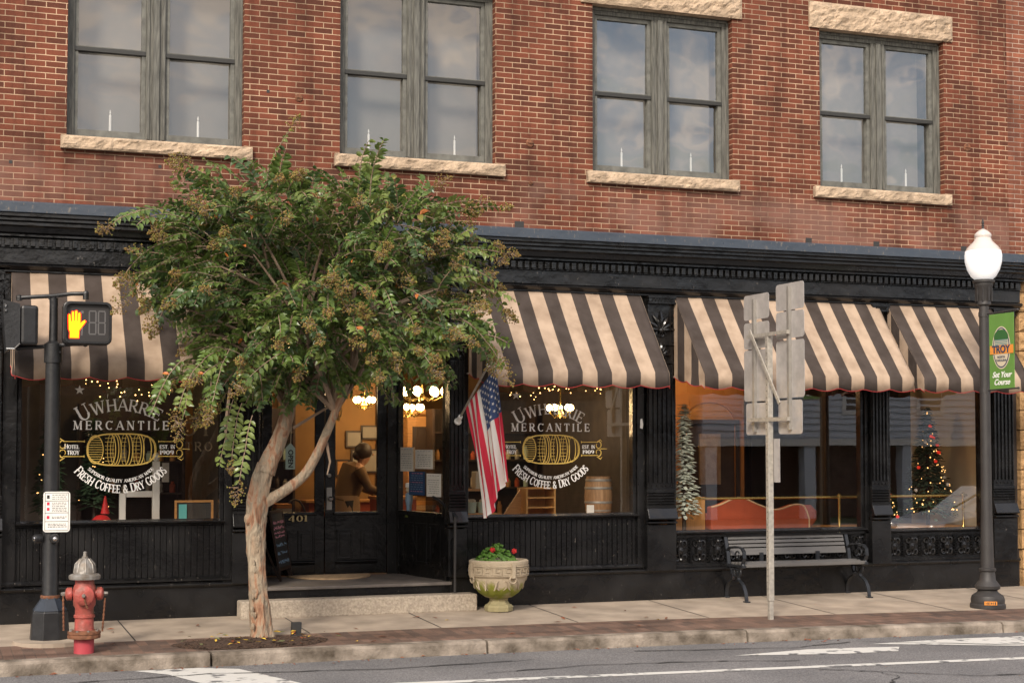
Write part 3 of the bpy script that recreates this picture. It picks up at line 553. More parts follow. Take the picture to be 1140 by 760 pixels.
# cornice
o = MB(); cx0, cx1 = X0, 14.19
o.profx([(.0, 4.56), (-.43, 4.51), (-.45, 4.50), (-.45, 4.39), (-.0, 4.39)], cx0, 14.5)
co = o.build('cornice', 'blackskylit', B, bevel=.006)
o = MB(); o.profx([(0, 4.385), (-.41, 4.385), (-.41, 4.355), (-.375, 4.34), (-.375, 4.315), (-.33, 4.30), (-.33, 4.27), (-.29, 4.255), (-.27, 4.20), (-.21, 4.185), (-.21, 4.165), (0, 4.165)], cx0, 14.35)
o.build('moulding', 'black', co, smooth=True)
o = MB(); x = cx0
o.box(cx0, cx1, -.12, .0, 4.05, 4.163)
while x < cx1-.05: o.box(x, x+.052, -.175, -.121, 4.065, 4.15); x += .088
o.build('dentil_band', 'black', co, bevel=.004)
o = MB(); o.box(cx0, cx1, -.10, 0, 3.885, 4.048); o.profx([(0, 3.883), (-.14, 3.875), (-.165, 3.855), (-.14, 3.83), (-.1, 3.81), (-.1, 3.79), (0, 3.79)], cx0, cx1)
o.build('frieze', 'blackworn', co, bevel=.004)
MB().box(X0, X1, .0, .30, 3.60, 3.788).build('shopfront_header', 'black', B)

# pilasters
def pilaster(x0, x1, full=True, last=False):
    xm = (x0+x1)/2; w_ = x1-x0; o = MB()
    o.box(x0, x1, -.06, .12, 1.38, 3.78)
    # flutes: raised fillets
    nf = max(3, int(w_/.062)); st = (w_-.04)/nf
    for i in range(nf+1): o.box(x0+.012+i*st, x0+.012+i*st+.018, -.078, -.061, 1.46, 2.93)
    p = o.build('pilaster', 'black', B, bevel=.003)
    o = MB()
    for i in range(nf): o.ball((x0+.03+st*(i+.5), -.066, 1.42), .012, 6)
    # ribbed pedestal
    o.box(x0-.01, x1+.01, -.07, .12, .99, 1.379)
    for k in range(5): o.profx([(-.071, 1.345-k*.035), (-.095, 1.335-k*.035), (-.071, 1.322-k*.035)], x0-.012, x1+.012)
    o.profx([(-.071, 1.15), (-.10, 1.14), (-.15, 1.02), (-.15, 1.005), (-.071, .99)], x0-.02, x1+.02)
    o.profx([(-.03, .988), (-.13, .975), (-.13, .955), (-.03, .94)], x0-.02, x1+.02)
    o.build('scroll_block', 'black', p, bevel=.003)
    MB().box(x0-.02, x1+.02, -.09, .12, .37, .938).build('pedestal', 'blackworn', p, bevel=.004)
    # capital: acanthus panel + block
    o = MB(); o.box(x0, x1, -.12, -.061, 3.70, 3.787); o.box(x0-.012, x1+.012, -.135, -.061, 3.765, 3.787); o.box(x0-.012, x1+.012, -.135, -.061, 3.695, 3.712)
    for k in range(7): o.tube([(x0+.04+k*(w_-.1)/6, -.125, 3.722), (x0+.07+k*(w_-.1)/6, -.125, 3.758)], .007, 5)
    def leaf(cx, cz, s):
        for a in (-75, -50, -25, 0, 25, 50, 75):
            ln = s*(1-.004*abs(a)*.9); aa = R(90+a); pts = [(cx+math.cos(aa)*ln*t*(1+.25*t*abs(math.sin(R(a)))), -.075-.03*math.sin(PI*min(t*1.1, 1)), cz+math.sin(aa)*ln*t-.05*s*t*t*abs(a)/30) for t in (0, .3, .6, .85, 1)]
            o.tube(pts, [.012, .02, .022, .016, .006], 6)
        o.ball((cx, -.09, cz), .035, 8)
        for sg in (-1, 1):
            o.tube([(cx+sg*(.02+.055*math.cos(t)*(1-t/9)), -.08, cz-.05+.05*math.sin(t)*(1-t/9)) for t in [i*.6 for i in range(11)]], .009, 5)
    leaf(xm, 3.36, min(.25, w_*.68)); leaf(xm, 3.05, min(.17, w_*.45))
    o.profx([(-.061, 3.20), (-.09, 3.195), (-.09, 3.18), (-.061, 3.17)], x0, x1); o.profx([(-.061, 2.97), (-.085, 2.965), (-.085, 2.95), (-.061, 2.94)], x0, x1)
    o.box(x0, x0+.014, -.085, -.061, 3.21, 3.69); o.box(x1-.014, x1, -.085, -.061, 3.21, 3.69)
    o.build('capital', 'black', p, smooth=True)
for a, b_ in ((.42, .86), (3.37, 3.66), (5.93, 6.12), (8.53, 8.89), (11.80, 12.05), (13.74, 14.08)): pilaster(a, b_)

# shop windows -------------------------------------------------
def frame_rect(o, x0, x1, z0, z1, wd, y0, y1):
    o.box(x0-wd, x0, y0, y1, z0-wd, z1+wd); o.box(x1, x1+wd, y0, y1, z0-wd, z1+wd); o.box(x0, x1, y0, y1, z0-wd, z0); o.box(x0, x1, y0, y1, z1, z1+wd)
def shop_window(x0, x1, z0, z1=3.5):
    o = MB(); frame_rect(o, x0, x1, z0, z1, .05, .03, .14); f = o.build('display_window', 'black', B, bevel=.006)
    MB().quad((x0, .085, z0), (x1, .085, z0), (x1, .085, z1), (x0, .085, z1)).build('pane', 'shopglass', f)
    MB().profx([(-.03, z0-.052), (-.05, z0-.035), (-.05, z0-.02), (.029, z0-.004), (.029, z0-.052)], x0-.05, x1+.05).build('ledge', 'black', f)
    return f
wA = shop_window(1.07, 3.22, 1.10); wC = shop_window(6.20, 8.37, 1.09); wD = shop_window(8.97, 11.69, .855); wE = shop_window(12.15, 13.60, .82)
wL = shop_window(-5.5, .33, 1.10)
for a, b_ in ((.87, 1.019), (3.271, 3.36), (6.121, 6.149), (8.421, 8.52), (8.895, 8.919), (11.741, 11.79), (12.06, 12.099), (13.651, 13.73)): MB().box(a, b_, .0, .14, .39, 3.6).build('mullion', 'blackworn', B, bevel=.005)
# dado: beaded boards (left and centre bays), cast panels (right bays)
def beadboard(x0, x1, z0, z1):
    o = MB(); o.box(x0, x1, .07, .1, z0, z1); x = x0
    while x < x1-.03: o.box(x+.004, min(x+.062, x1), .045, .0699, z0+.03, z1-.02); x += .068
    o.box(x0, x1, .02, .069, z0, z0+.029); o.profx([(.0, z0+.055), (-.02, z0+.03), (-.02, z0+.01), (.02, z0), (.02, z0+.055)], x0, x1)
    o.build('beaded_dado', 'blackworn', B, bevel=.003)
beadboard(.87, 3.36, .398, 1.045); beadboard(6.12, 8.52, .398, 1.035)
MB().box(-5.5, .41, .05, .1, .398, 1.045).build('dado_panel', 'blackworn', B)
def castpanel(x0, x1, z0, z1):
    o = MB(); o.box(x0, x1, .05, .1, z0, z1); o.box(x0, x1, .0, .0499, z1-.03, z1); o.box(x0, x1, .0, .0499, z0, z0+.025)
    n = max(1, round((x1-x0)/.27)); st = (x1-x0)/n; zm = (z0+z1)/2; h = (z1-z0)/2-.05
    for i in range(n):
        cx = x0+st*(i+.5)
        for sg in (-1, 1):
            o.tube([(cx+sg*st*.5, .035, zm-h+2*h*k/6) for k in range(7)], [.010, .018, .010, .02, .010, .018, .010], 6)
            for sv in (-1, 1):
                o.tube([(cx+sg*(st*.20-st*.15*math.cos(t)*(1-t/10)), .035, zm+sv*(h*.52+h*.36*math.sin(t)*(1-t/10))) for t in [j*.55 for j in range(11)]], .011, 5)
                for k in range(4): o.ball((cx+sg*st*.42, .035, zm+sv*h*(.15+k*.25)), .013, 6)
            o.tube([(cx+sg*st*.04, .035, zm-h*.8), (cx+sg*st*.14, .025, zm), (cx+sg*st*.04, .035, zm+h*.8)], [.008, .018, .008], 6)
        o.ball((cx, .03, zm), .035, 8, (1, .6, 1.5)); o.ball((cx, .03, zm+h*.75), .024, 8); o.ball((cx, .03, zm-h*.75), .024, 8)
        for k in range(7): a = R(30+k*20); o.tube([(cx, .035, zm+h*.1), (cx+math.cos(a)*st*.3, .03, zm+h*.1+math.sin(a)*h*.6)], [.006, .009], 5)
    o.build('cast_iron_panel', 'black', B, smooth=True)
castpanel(8.90, 11.79, .398, .80); castpanel(12.06, 13.73, .398, .765)
# plinth
def plinth(x0, x1):
    o = MB(); o.profx([(.12, -.03), (.0, -.03), (.0, .34), (-.03, .345), (-.045, .36), (-.045, .378), (-.01, .395), (.12, .40)], x0, x1); o.build('plinth', 'blackworn', B, bevel=.004)
plinth(-5.5, 3.70); plinth(5.96, 14.19)
# entrance recess --------------------------------------------------
ZP = .31; YD = 1.4; LX0, LX1, RX0, RX1 = 3.70, 3.95, 5.72, 5.955     # left return outer/inner, right return inner/outer
MB().box(3.70, 5.955, -.0, YD+.1, -.03, .27).build('threshold_riser', 'blackworn', B)
o = MB(); o.box(3.68, 5.97, -.045, YD, .272, ZP); o.build('entrance_floor', 'entryfloor', B, bevel=.008)
MB().box(3.66, 5.93, .30, 1.6, 3.72, 3.78).build('entrance_soffit', 'black', B)
# doors: two leaves
def door(x0, x1, sg, label):
    o = MB(); gx0, gx1, gz0, gz1 = x0+.13, x1-.12, 1.09, 2.75
    y0, y1 = YD, YD+.05
    o.box(x0, gx0, y0, y1, ZP+.01, 2.9); o.box(gx1, x1, y0, y1, ZP+.01, 2.9); o.box(gx0, gx1, y0, y1, gz1, 2.9); o.box(gx0, gx1, y0, y1, ZP+.01, gz0)
    for a, b_ in ((gx0+.0, (gx0+gx1)/2-.04), ((gx0+gx1)/2+.04, gx1)):   # raised lower panels
        frame_rect(o, a+.03, b_-.03, .53, .86, .015, y0-.015, y0-.001); o.box(a+.06, b_-.06, y0-.02, y0-.001, .56, .83)
    o.profx([(y0-.001, gz0+.01), (y0-.03, gz0), (y0-.03, gz0-.03), (y0-.001, gz0-.04)], gx0-.02, gx1+.02)
    o.profx([(y0-.001, .50), (y0-.025, .48), (y0-.001, .44)], gx0, gx1)
    d = o.build('door', 'black', B, bevel=.004, label=label)
    MB().quad((gx0, YD+.025, gz0), (gx1, YD+.025, gz0), (gx1, YD+.025, gz1), (gx0, YD+.025, gz1)).build('pane', 'shopglass', d)
    return d
dl = door(3.98, 4.775, -1, 'left door leaf with the gold number 401'); dr_ = door(4.785, 5.58, 1, 'right door leaf with a tall steel handle plate')
o = MB(); line_text(o, '401', 4.43, .985, .075, YD-.045, width=.235, bold=1.25); o.build('house_number', 'goldpaint', dl)
o = MB(); o.box(4.80, 4.87, YD-.012, YD-.001, 1.12, 1.40); o.build('handle_plate', 'steel', dr_, bevel=.003)
o = MB(); o.lathe((4.835, YD-.013, 1.26), [(.015, 0), (.015, -.03), (.032, -.04), (.034, -.06), (.02, -.075)], 14, ax=(0, 1, 0)); o.build('door_knob', 'chrome', dr_, smooth=True)
MB().lathe((4.835, YD-.001, 1.55), [(.025, 0), (.025, -.015), (.018, -.02)], 14, ax=(0, 1, 0)).build('deadbolt', 'steel', dr_, smooth=True)
o = MB(); o.box(3.93, 3.975, YD-.02, YD+.08, ZP, 3.72); o.box(5.585, 5.74, YD-.02, YD+.08, ZP, 3.72); o.box(3.975, 5.585, YD-.02, YD+.08, 2.91, 3.02); o.box(3.975, 5.585, YD-.02, YD+.08, 3.6, 3.72)
df = o.build('door_frame', 'blackworn', B, bevel=.004)
MB().quad((3.975, YD+.03, 3.02), (5.585, YD+.03, 3.02), (5.585, YD+.03, 3.6), (3.975, YD+.03, 3.6)).build('transom_pane', 'shopglass', df)
# angled side lights
def sidelight(xo, yo, xi, yi, label):
    a = Vector((xo, yo, 0)); b_ = Vector((xi, yi, 0)); d = (b_-a); Lh = d.length; d.normalize(); nn = Vector((d.y, -d.x, 0))
    if nn.x*(4.8-xo) < 0: nn = -nn
    o = MB()
    def bx(u0, u1, z0, z1, t0, t1): c = a+d*(u0+u1)/2+nn*(t0+t1)/2; o.obox((c.x, c.y, (z0+z1)/2), d, nn, (0,0,1), (u1-u0)/2, (t1-t0)/2, (z1-z0)/2)
    bx(0, .10, ZP, 3.72, -.05, .02); bx(Lh-.07, Lh, ZP, 3.72, -.05, .02); bx(.1, Lh-.07, ZP, 1.06, -.05, .0); bx(.1, Lh-.07, 3.55, 3.72, -.05, .02); bx(.1, Lh-.07, 1.061, 1.11, -.05, .03)
    for k in range(3): u0 = .16+k*(Lh-.26)/3; bx(u0, u0+.30, .46, .50, 0.0005, .012); bx(u0, u0+.30, .93, .97, 0.0005, .012); bx(u0, u0+.035, .501, .929, 0.0005, .012); bx(u0+.265, u0+.30, .501, .929, 0.0005, .012)
    f = o.build('sidelight', 'blackworn', B, bevel=.004)
    p = [a+d*.1, a+d*(Lh-.07)]; p = [q-nn*.02 for q in p]
    MB().quad((p[0].x, p[0].y, 1.11), (p[1].x, p[1].y, 1.11), (p[1].x, p[1].y, 3.55), (p[0].x, p[0].y, 3.55)).build('pane', 'shopglass', f)
    return a, d, nn, Lh
aR, dR, nR, LR = sidelight(RX1, .08, RX0, YD, ''); sidelight(LX0, .08, LX1, YD, '')

# interior shell -----------------------------------------------------
MB().box(X0+.3, X1, .13, 8.7, .12, .268).build('shop_floor', 'floorwood', B)
MB().box(8.71, 8.80, .13, 8.69, .27, 3.94).build('party_wall', 'orangewall', B); MB().box(8.60, 8.70, .15, 6.39, .27, 3.94).build('darkening_sheet', 'darkwall', B)  # dark sheet added before the party wall, stands in for the dim interior
MB().box(X0+.3, 8.61, 6.4, 6.5, .27, 3.94).build('shop_back_wall', 'ochrewall', B)
MB().box(3.30, 3.38, .14, 2.4, .27, 3.94).build('inner_partition', 'darkwall', B)
MB().box(X0+.3, 3.29, 2.9, 3.0, .27, 3.94).build('rear_display_wall', 'darkwall', B)
MB().box(12.3, 13.75, 1.85, 1.95, .27, 3.94).build('gallery_rear_wall', 'darkwall', B)
MB().box(13.95, 14.05, .15, 8.69, .27, 3.94).build('gallery_side_wall', 'cream', B)
# display decks
o = MB(); o.box(1.0, 3.29, .15, .95, .27, 1.04); o.box(6.2, 8.5, .15, .95, .27, 1.03); o.build('display_deck', 'oak', B)
o = MB(); o.box(8.81, 13.9, .15, 1.6, .27, .80); o.build('gallery_deck', 'oak', B)
# arched inner doorway wall behind bay D
o = MB(); yw = 3.0
wl, wr, zt = 10.60, 11.45, 2.25
o.box(8.81, wl, yw, yw+.1, .27, 3.94); o.box(wr, 11.72, yw, yw+.1, .27, 3.94)
pts = [(wl, zt)]+[((wl+wr)/2-(wr-wl)/2*math.cos(R(a)), zt+.32*math.sin(R(a))) for a in range(0, 181, 15)]+[(wr, zt), (wr, 3.94), (wl, 3.94)]
o.prism([pts[i] for i in range(1, len(pts))], (0, .1, 0), lambda a, b_: (a, yw, b_)); o.build('gallery_wall', 'orangewall', B)
o = MB(); o.box(wl-.06, wl, yw-.03, yw-.001, .8, zt); o.box(wr, wr+.06, yw-.03, yw-.001, .8, zt); o.box(wl-.06, wr+.06, yw-.03, yw-.001, zt, zt+.06); o.box(wl, wr, yw+.02, yw+.06, .27, zt)
idr = o.build('inner_door', 'darkwood', B); MB().box(wl+.25, wr-.25, yw-.01, yw+.019, 1.35, 2.1).build('door_panel', 'barkgrey', idr)
o = MB(); o.prism([((wl+wr)/2-(wr-wl)/2*math.cos(R(a)), zt+.061+.27*math.sin(R(a))) for a in range(0, 181, 15)], (0, .02, 0), lambda a, b_: (a, yw+.03, b_)); o.build('fanlight', 'oak', idr)
MB().box(11.6, 11.72, 3.0, 8, .27, 3.94).build('gallery_partition', 'darkwood', B)

# ============================================================ NEIGHBOUR
NB = empty('stone_fronted_building', (15.5, 0, 0), 'neighbouring building with tan rock faced stone pier below plain brick at the right edge', 'building')
o = MB(); o.quad((14.1, .004, 4.4), (22, .004, 4.4), (22, .004, 9.2), (14.1, .004, 9.2)); o.build('brick_wall', 'brick_next', NB)
MB().box(14.12, 22, .05, .4, -.05, 4.4).build('pier_backing', 'darkwall', NB)
z = -.04; k = 0
while z < 4.35:
    h = .272; rough_block(14.22 if z > .4 else 14.24, 15.15, -.03, .05, z+.006, z+h-.006, .035, 26, k+30).build('stone_block', 'stoneblock', NB); z += h; k += 1
MB().box(15.2, 22, -.05, .049, -.03, 4.38).build('shopfront', 'blackworn', NB)

# ============================================================ LETTERING on the shop windows
def signwriting(parent, x, y=.078, ghost=False):
    def word(name, fn):
        o = MB(); fn(o); o.build(name, 'letter', parent)
    word('arched_name', lambda o: arc_text(o, 'UWHARRIE', x-.01, 1.55, .755, 91, .135, y, True, sp=.12, span=66, hs=[1.28, 1.0, .98, .98, .98, .98, .98, 1.0], bold=1.0))
    word('shop_word', lambda o: line_text(o, 'MERCANTILE', x-.005, 2.095, .098, y, width=1.03, sp=.42, bold=1.15))
    word('small_words', lambda o: (line_text(o, 'HOTEL', x-.535, 1.885, .042, y, width=.155, sp=.12, bold=1.5, hs=[1.15, 1, 1, 1, 1]), line_text(o, 'TROY', x-.52, 1.82, .046, y, width=.13, sp=.12, bold=1.5)))
    word('small_words', lambda o: (line_text(o, 'EST. IN', x+.50, 1.885, .042, y, width=.165, sp=.12, bold=1.5), line_text(o, '1909', x+.495, 1.82, .046, y, width=.15, sp=.12, bold=1.4)))
    word('curved_line', lambda o: arc_text(o, 'SUPERIOR QUALITY AMERICAN MADE', x-.005, 2.03, .52, 270, .036, y, False, sp=.12, span=88, bold=1.35))
    word('curved_line', lambda o: arc_text(o, 'FRESH COFFEE & DRY GOODS', x-.005, 2.06, .665, 270, .088, y, False, sp=.14, span=99, bold=1.3,
             hs=[1.15]+[1]*5+[1.1]+[1]*5+[1, 1, 1, 1.12]+[1]*3+[1.1]+[1]*4))
    o = MB()
    # star
    st = []
    for k in range(10): a = R(90+36*k); rr = .055 if k % 2 == 0 else .023; st.append((x-.46+rr*math.cos(a), y, 2.53+rr*math.sin(a)))
    o.quad(*st); o.build('star', 'letter', parent)
    g = MB(); cx, cz = x, 1.875
    rx, rz = .375, .178
    sup = lambda a, k=1: (cx+rx*k*math.copysign(abs(math.cos(a))**.62, math.cos(a)), cz+rz*k*math.copysign(abs(math.sin(a))**.75, math.sin(a)))
    for kk in (1, .965): ribbon(g, [sup(2*PI*i/48, kk) for i in range(49)], [.009]*49, y)
    ribbon(g, [(cx-.285+.085*math.cos(a), cz+.155*math.sin(a)) for a in [2*PI*i/30 for i in range(31)]], [.009]*31, y)          # barrel head
    for k in range(-5, 6): hh = math.sqrt(max(0, 1-(k/6)**2))*.078; ribbon(g, [(cx-.285-hh, cz+k*.026), (cx-.285+hh, cz+k*.026)], [.006]*2, y)
    for u, sq in ((-.12, .168), (-.085, .17), (-.06, .172), (.03, .175), (.065, .175), (.16, .172), (.19, .17), (.27, .155)):
        ribbon(g, [(cx+u+.055*math.sin(a)*1.0, cz+sq*math.cos(a)) for a in [PI*i/16 for i in range(17)]], [.010]*17, y)
        ribbon(g, [(cx+u-.035*math.sin(a), cz+sq*math.cos(a)) for a in [PI*i/16 for i in range(17)]], [.005]*17, y)
    for k in range(-3, 4):
        for u0, u1 in ((-.18, -.08), (.0, .05), (.11, .2)): ribbon(g, [(cx+u0, cz+k*.042), (cx+u1, cz+k*.042)], [.005]*2, y)
    # banners left and right
    for sg in (-1, 1):
        xa, xb = cx+sg*.40, cx+sg*.63
        for zz in (1.965, 1.80): ribbon(g, [(xa, zz), (xb, zz)], [.008]*2, y); ribbon(g, [(xa, zz-.012), (xa+sg*.012, zz), (xa, zz+.012)], [.008]*3, y)
        for s2 in (-1, 1):
            ribbon(g, [(xb+sg*(.0+.045*math.sin(t)*(1-t/12)), cz+.007+s2*(.045+.05*math.cos(t)*(1-t/12))) for t in [i*.45 for i in range(13)]], [.014-.0007*i for i in range(13)], y)
            ribbon(g, [(xb-sg*.02, cz+s2*.09), (xb+sg*.03, cz+s2*.12), (xb+sg*.05, cz+s2*.095)], [.006, .012, .006], y)
        ribbon(g, [(xb+sg*.03, cz+.007), (xb+sg*.12, cz+.007)], [.012, .004], y)
    g.build('gold_emblem', 'gold', parent)
signwriting(wA, 2.14); signwriting(wC, 7.29)

# ============================================================ AWNINGS
def awning(x0, x1, label, phase=0., closed_left=True):
    A = empty('striped_awning', ((x0+x1)/2, 0, 2.6), label, 'awning', 'striped awnings over the shop windows')
    P = .376; yt, zt, yf, zf, zb = -.07, 3.80, -.88, 2.785, 2.635
    nx = int((x1-x0)/.047); sl = 14
    v = []; f = []; uv = []
    def U(x): return (x-x0)/P+phase
    off = WL[A.name]
    rows = [(yt+(yf-yt)*j/sl, zt+(zf-zt)*j/sl) for j in range(sl+1)]+[(yf-.004, zf-.05), (yf-.0, None)]
    for j, (yy, zz) in enumerate(rows):
        for i in range(nx+1):
            x = x0+(x1-x0)*i/nx; sag = 0
            if zz is not None and j <= sl: sag = -.014*math.sin(PI*j/sl)*(1+.6*math.sin(x*5.1+x0))+.012*noise.noise((x*2.5, j*.3, x0))+.006*noise.noise((x*9, j*.12, x0+4))
            if zz is None:
                ph = ((x-x0)/P) % 1; z2 = zb-.035*math.sin(PI*ph)+.010*noise.noise((x*3, 1, 2)); y2 = yy+.012*math.sin(x*7.3+x0)
            else: z2 = zz+sag; y2 = yy
            v.append((x, y2, z2)); uv.append((U(x), 0))
    f += [(j*(nx+1)+i, j*(nx+1)+i+1, (j+1)*(nx+1)+i+1, (j+1)*(nx+1)+i) for j in range(len(rows)-1) for i in range(nx)]
    me = bpy.data.meshes.new('canopy'); me.from_pydata([tuple(Vector(p)-off) for p in v], [], f); me.materials.append(MT['canvas'])
    ul = me.uv_layers.new(name='UVMap')
    for lp in me.loops: ul.data[lp.index].uv = uv[lp.vertex_index]
    me.polygons.foreach_set('use_smooth', [True]*len(me.polygons))
    ob = bpy.data.objects.new('canopy', me); C.objects.link(ob); ob.parent = A; WL[ob.name] = off.copy()
    ob.modifiers.new('thick', 'SOLIDIFY').thickness = .003
    for xs_ in (x0, x1):     # side panels with their own valance
        v = []; uv = []; f = []; n = 16
        for i in range(n+1):
            t = i/n; y_ = yt+(yf-yt)*t; top = zt+(zf-zt)*t; low = zf+.02-.02*t; bot = zb+.14-.14*t-.035*math.sin(PI*((t*2.3) % 1))
            for zz in (top, low, bot): v.append((xs_+(.012*math.sin(t*9) if zz == bot else 0), y_, min(zz, top))); uv.append((t*.81/P+.25, 0))
        for i in range(n):
            for k in (0, 1): f.append((i*3+k, (i+1)*3+k, (i+1)*3+k+1, i*3+k+1))
        me = bpy.data.meshes.new('side_panel'); me.from_pydata([tuple(Vector(p)-off) for p in v], [], f); me.materials.append(MT['canvas'])
        ul = me.uv_layers.new(name='UVMap')
        for lp in me.loops: ul.data[lp.index].uv = uv[lp.vertex_index]
        ob = bpy.data.objects.new('side_panel', me); C.objects.link(ob); ob.parent = A; WL[ob.name] = off.copy()
    tr = MB(); q = []
    for i in range(nx+1):
        x = x0+(x1-x0)*i/nx; ph = ((x-x0)/P) % 1; q.append((x, yf+.012*math.sin(x*7.3+x0), zb-.035*math.sin(PI*ph)+.010*noise.noise((x*3, 1, 2))))
    tr.tube(q, .0055, 5)
    for xs_ in (x0, x1): tr.tube([(xs_+.012*math.sin(t*9), yt+(yf-yt)*t, zb+.14-.14*t-.035*math.sin(PI*((t*2.3) % 1))) for t in [i/16 for i in range(17)]], .0055, 5)
    tr.build('red_binding', 'redtrim', A)
    fr = MB(); fr.tube([(x0+.01, yf+.02, zf-.01), (x1-.01, yf+.02, zf-.01)], .013, 6)
    for x in (x0+.015, (x0+x1)/2, x1-.015): fr.tube([(x, yt+.03, zt-.03), (x, yf+.02, zf-.015)], .012, 6); fr.tube([(x, .03, zf+.0), (x, yf+.02, zf-.012)], .012, 6)
    fr.build('frame', 'galv', A)
awning(.94, 3.30, 'striped awning left of the tree, behind the pedestrian signal', .5)
awning(6.17, 8.43, 'striped awning between the tree and the highway sign backs, above the flag', .0)
awning(8.90, 11.90, 'widest striped awning, directly above the bench and behind the highway sign post', .5)
awning(12.05, 13.72, 'narrow striped awning behind the street lamp and green banner', .5)

# ============================================================ STREET FURNITURE
# granite step and hand rail
o = MB(); o.box(3.41, 6.20, -.30, -.05, -.02, .185); thing(o, 'granite_step', 'granite', 'long pale granite step on the pavement before the shop entrance', 'step', bevel=.018)
E_ = empty('handrail', (5.97, -.15, .19), 'slim grey metal handrail post beside the entrance at the granite step', 'handrail')
MB().tube([(5.97, -.15, .19), (5.97, -.15, 1.08)], .017, 8).build('post', 'lampmetal', E_, smooth=True)
MB().tube([(5.99, -.17, 1.07), (5.97, -.15, 1.10), (5.90, .25, 1.27), (5.86, .36, 1.30)], .017, 8).build('grip', 'darkiron', E_, smooth=True)
# door mat
o = MB(); pts = [(4.80+.52*math.cos(R(a)), 1.3-.62*math.sin(R(a))) for a in range(0, 181, 12)]
o.prism(pts, (0, 0, .018), lambda a, b_: (a, b_, ZP+.003)); thing(o, 'door_mat', 'coir', 'half round tan door mat lying before the shop doors', 'door mat')

# planter
cx, cy, cz = 6.42, -.42, -.012
E_ = empty('stone_planter', (cx, cy, cz), 'large round cast stone planter with Greek key band and green algae', 'planter')
o = MB(); o.lathe((cx, cy, cz), [(.165, 0), (.17, .05), (.155, .075), (.13, .085), (.105, .12), (.115, .15)], 8, rot=R(22)); o.build('foot', 'castmoss', E_, bevel=.006)
o = MB(); prof = [(.10, .15), (.16, .165), (.24, .22), (.29, .29), (.318, .37), (.325, .40), (.335, .405), (.342, .42), (.345, .55), (.35, .56), (.35, .59), (.335, .60), (.30, .60), (.29, .56), (.05, .55)]
o.lathe((cx, cy, cz), prof, 40)
bowl = o.build('bowl', 'castmoss', E_, smooth=True)
o = MB(); n = 18    # greek key
for k in range(n):
    a0 = 2*PI*k/n; rr = .351; da = 2*PI/n
    P2 = lambda u, v: (cx+rr*math.cos(a0+u*da), cy+rr*math.sin(a0+u*da), cz+.44+v*.075)
    path = [(0, 0), (.82, 0), (.82, 1), (.22, 1), (.22, .42), (.56, .42)]
    for p, q in zip(path, path[1:]):
        st_ = [P2(p[0]+(q[0]-p[0])*t/3, p[1]+(q[1]-p[1])*t/3) for t in range(4)]; o.tube(st_, .0065, 4)
for zz in (.425, .535): o.tube([(cx+.349*math.cos(2*PI*i/40), cy+.349*math.sin(2*PI*i/40), cz+zz) for i in range(41)], .008, 5)
for k in range(26):        # relief swags
    a = 2*PI*k/26; rr = .315; o.tube([(cx+(rr-.006-.01*t)*math.cos(a+(.09 if k % 2 else -.09)*t), cy+(rr-.01*t)*math.sin(a+.09*t), cz+.37-.035*t+.02*math.sin(t*2)) for t in range(4)], [.009, .012, .010, .005], 5)
o.build('key_pattern', 'cast', bowl, smooth=True)
for k in range(4):
    o = MB(); a = R(-82+90*k); d = Vector((math.cos(a), math.sin(a), 0)); c0 = Vector((cx, cy, cz))
    o.obox(c0+d*.362+Vector((0, 0, .49)), (-d.y, d.x, 0), d, (0, 0, 1), .022, .014, .085)
    o.tube([c0+d*.350+Vector((-d.y*.042*math.cos(t), d.x*.042*math.cos(t), .385+.042*math.sin(t))) for t in [2*PI*i/14 for i in range(15)]], .010, 6)
    o.build('ring_handle', 'cast', bowl, smooth=True)
E_ = empty('geranium', (cx-.03, cy, cz+.56), 'leafy green geranium with two red blooms in the stone planter', 'plant')
o = MB(); random.seed(3)
for k in range(230):
    a = random.uniform(0, 2*PI); rr = random.random()**.6*.25; x = cx-.04+rr*math.cos(a)+.0; y = cy+rr*math.sin(a); zz = cz+.58+.20*(1-(rr/.26)**1.6)*random.uniform(.5, 1.08)
    s_ = random.uniform(.018, .036); nrm = Vector((math.cos(a)*rr*3+random.uniform(-.5, .5), math.sin(a)*rr*3-.25+random.uniform(-.5, .5), 1)).normalized(); u = nrm.orthogonal().normalized(); v_ = nrm.cross(u)
    c_ = Vector((x, y, zz)); ring = [c_+(u*math.cos(2*PI*i/7)+v_*math.sin(2*PI*i/7))*s_*(1 if i else .45)+nrm*.006*math.cos(i*2) for i in range(7)]
    o.add([c_-nrm*.006]+ring, [(0, 1+i, 1+(i+1) % 7) for i in range(7)])
o.build('foliage', 'geran', E_)
for (bx_, bz_) in ((-.12, .72), (.15, .70)):
    o = MB()
    for k in range(22): p = Vector((random.gauss(0, 1), random.gauss(0, 1), random.gauss(0, 1))).normalized()*.024; o.ball((cx+bx_+p.x, cy-.12+p.y, cz+bz_+p.z), .011, 5)
    o.build('bloom', 'red', E_)

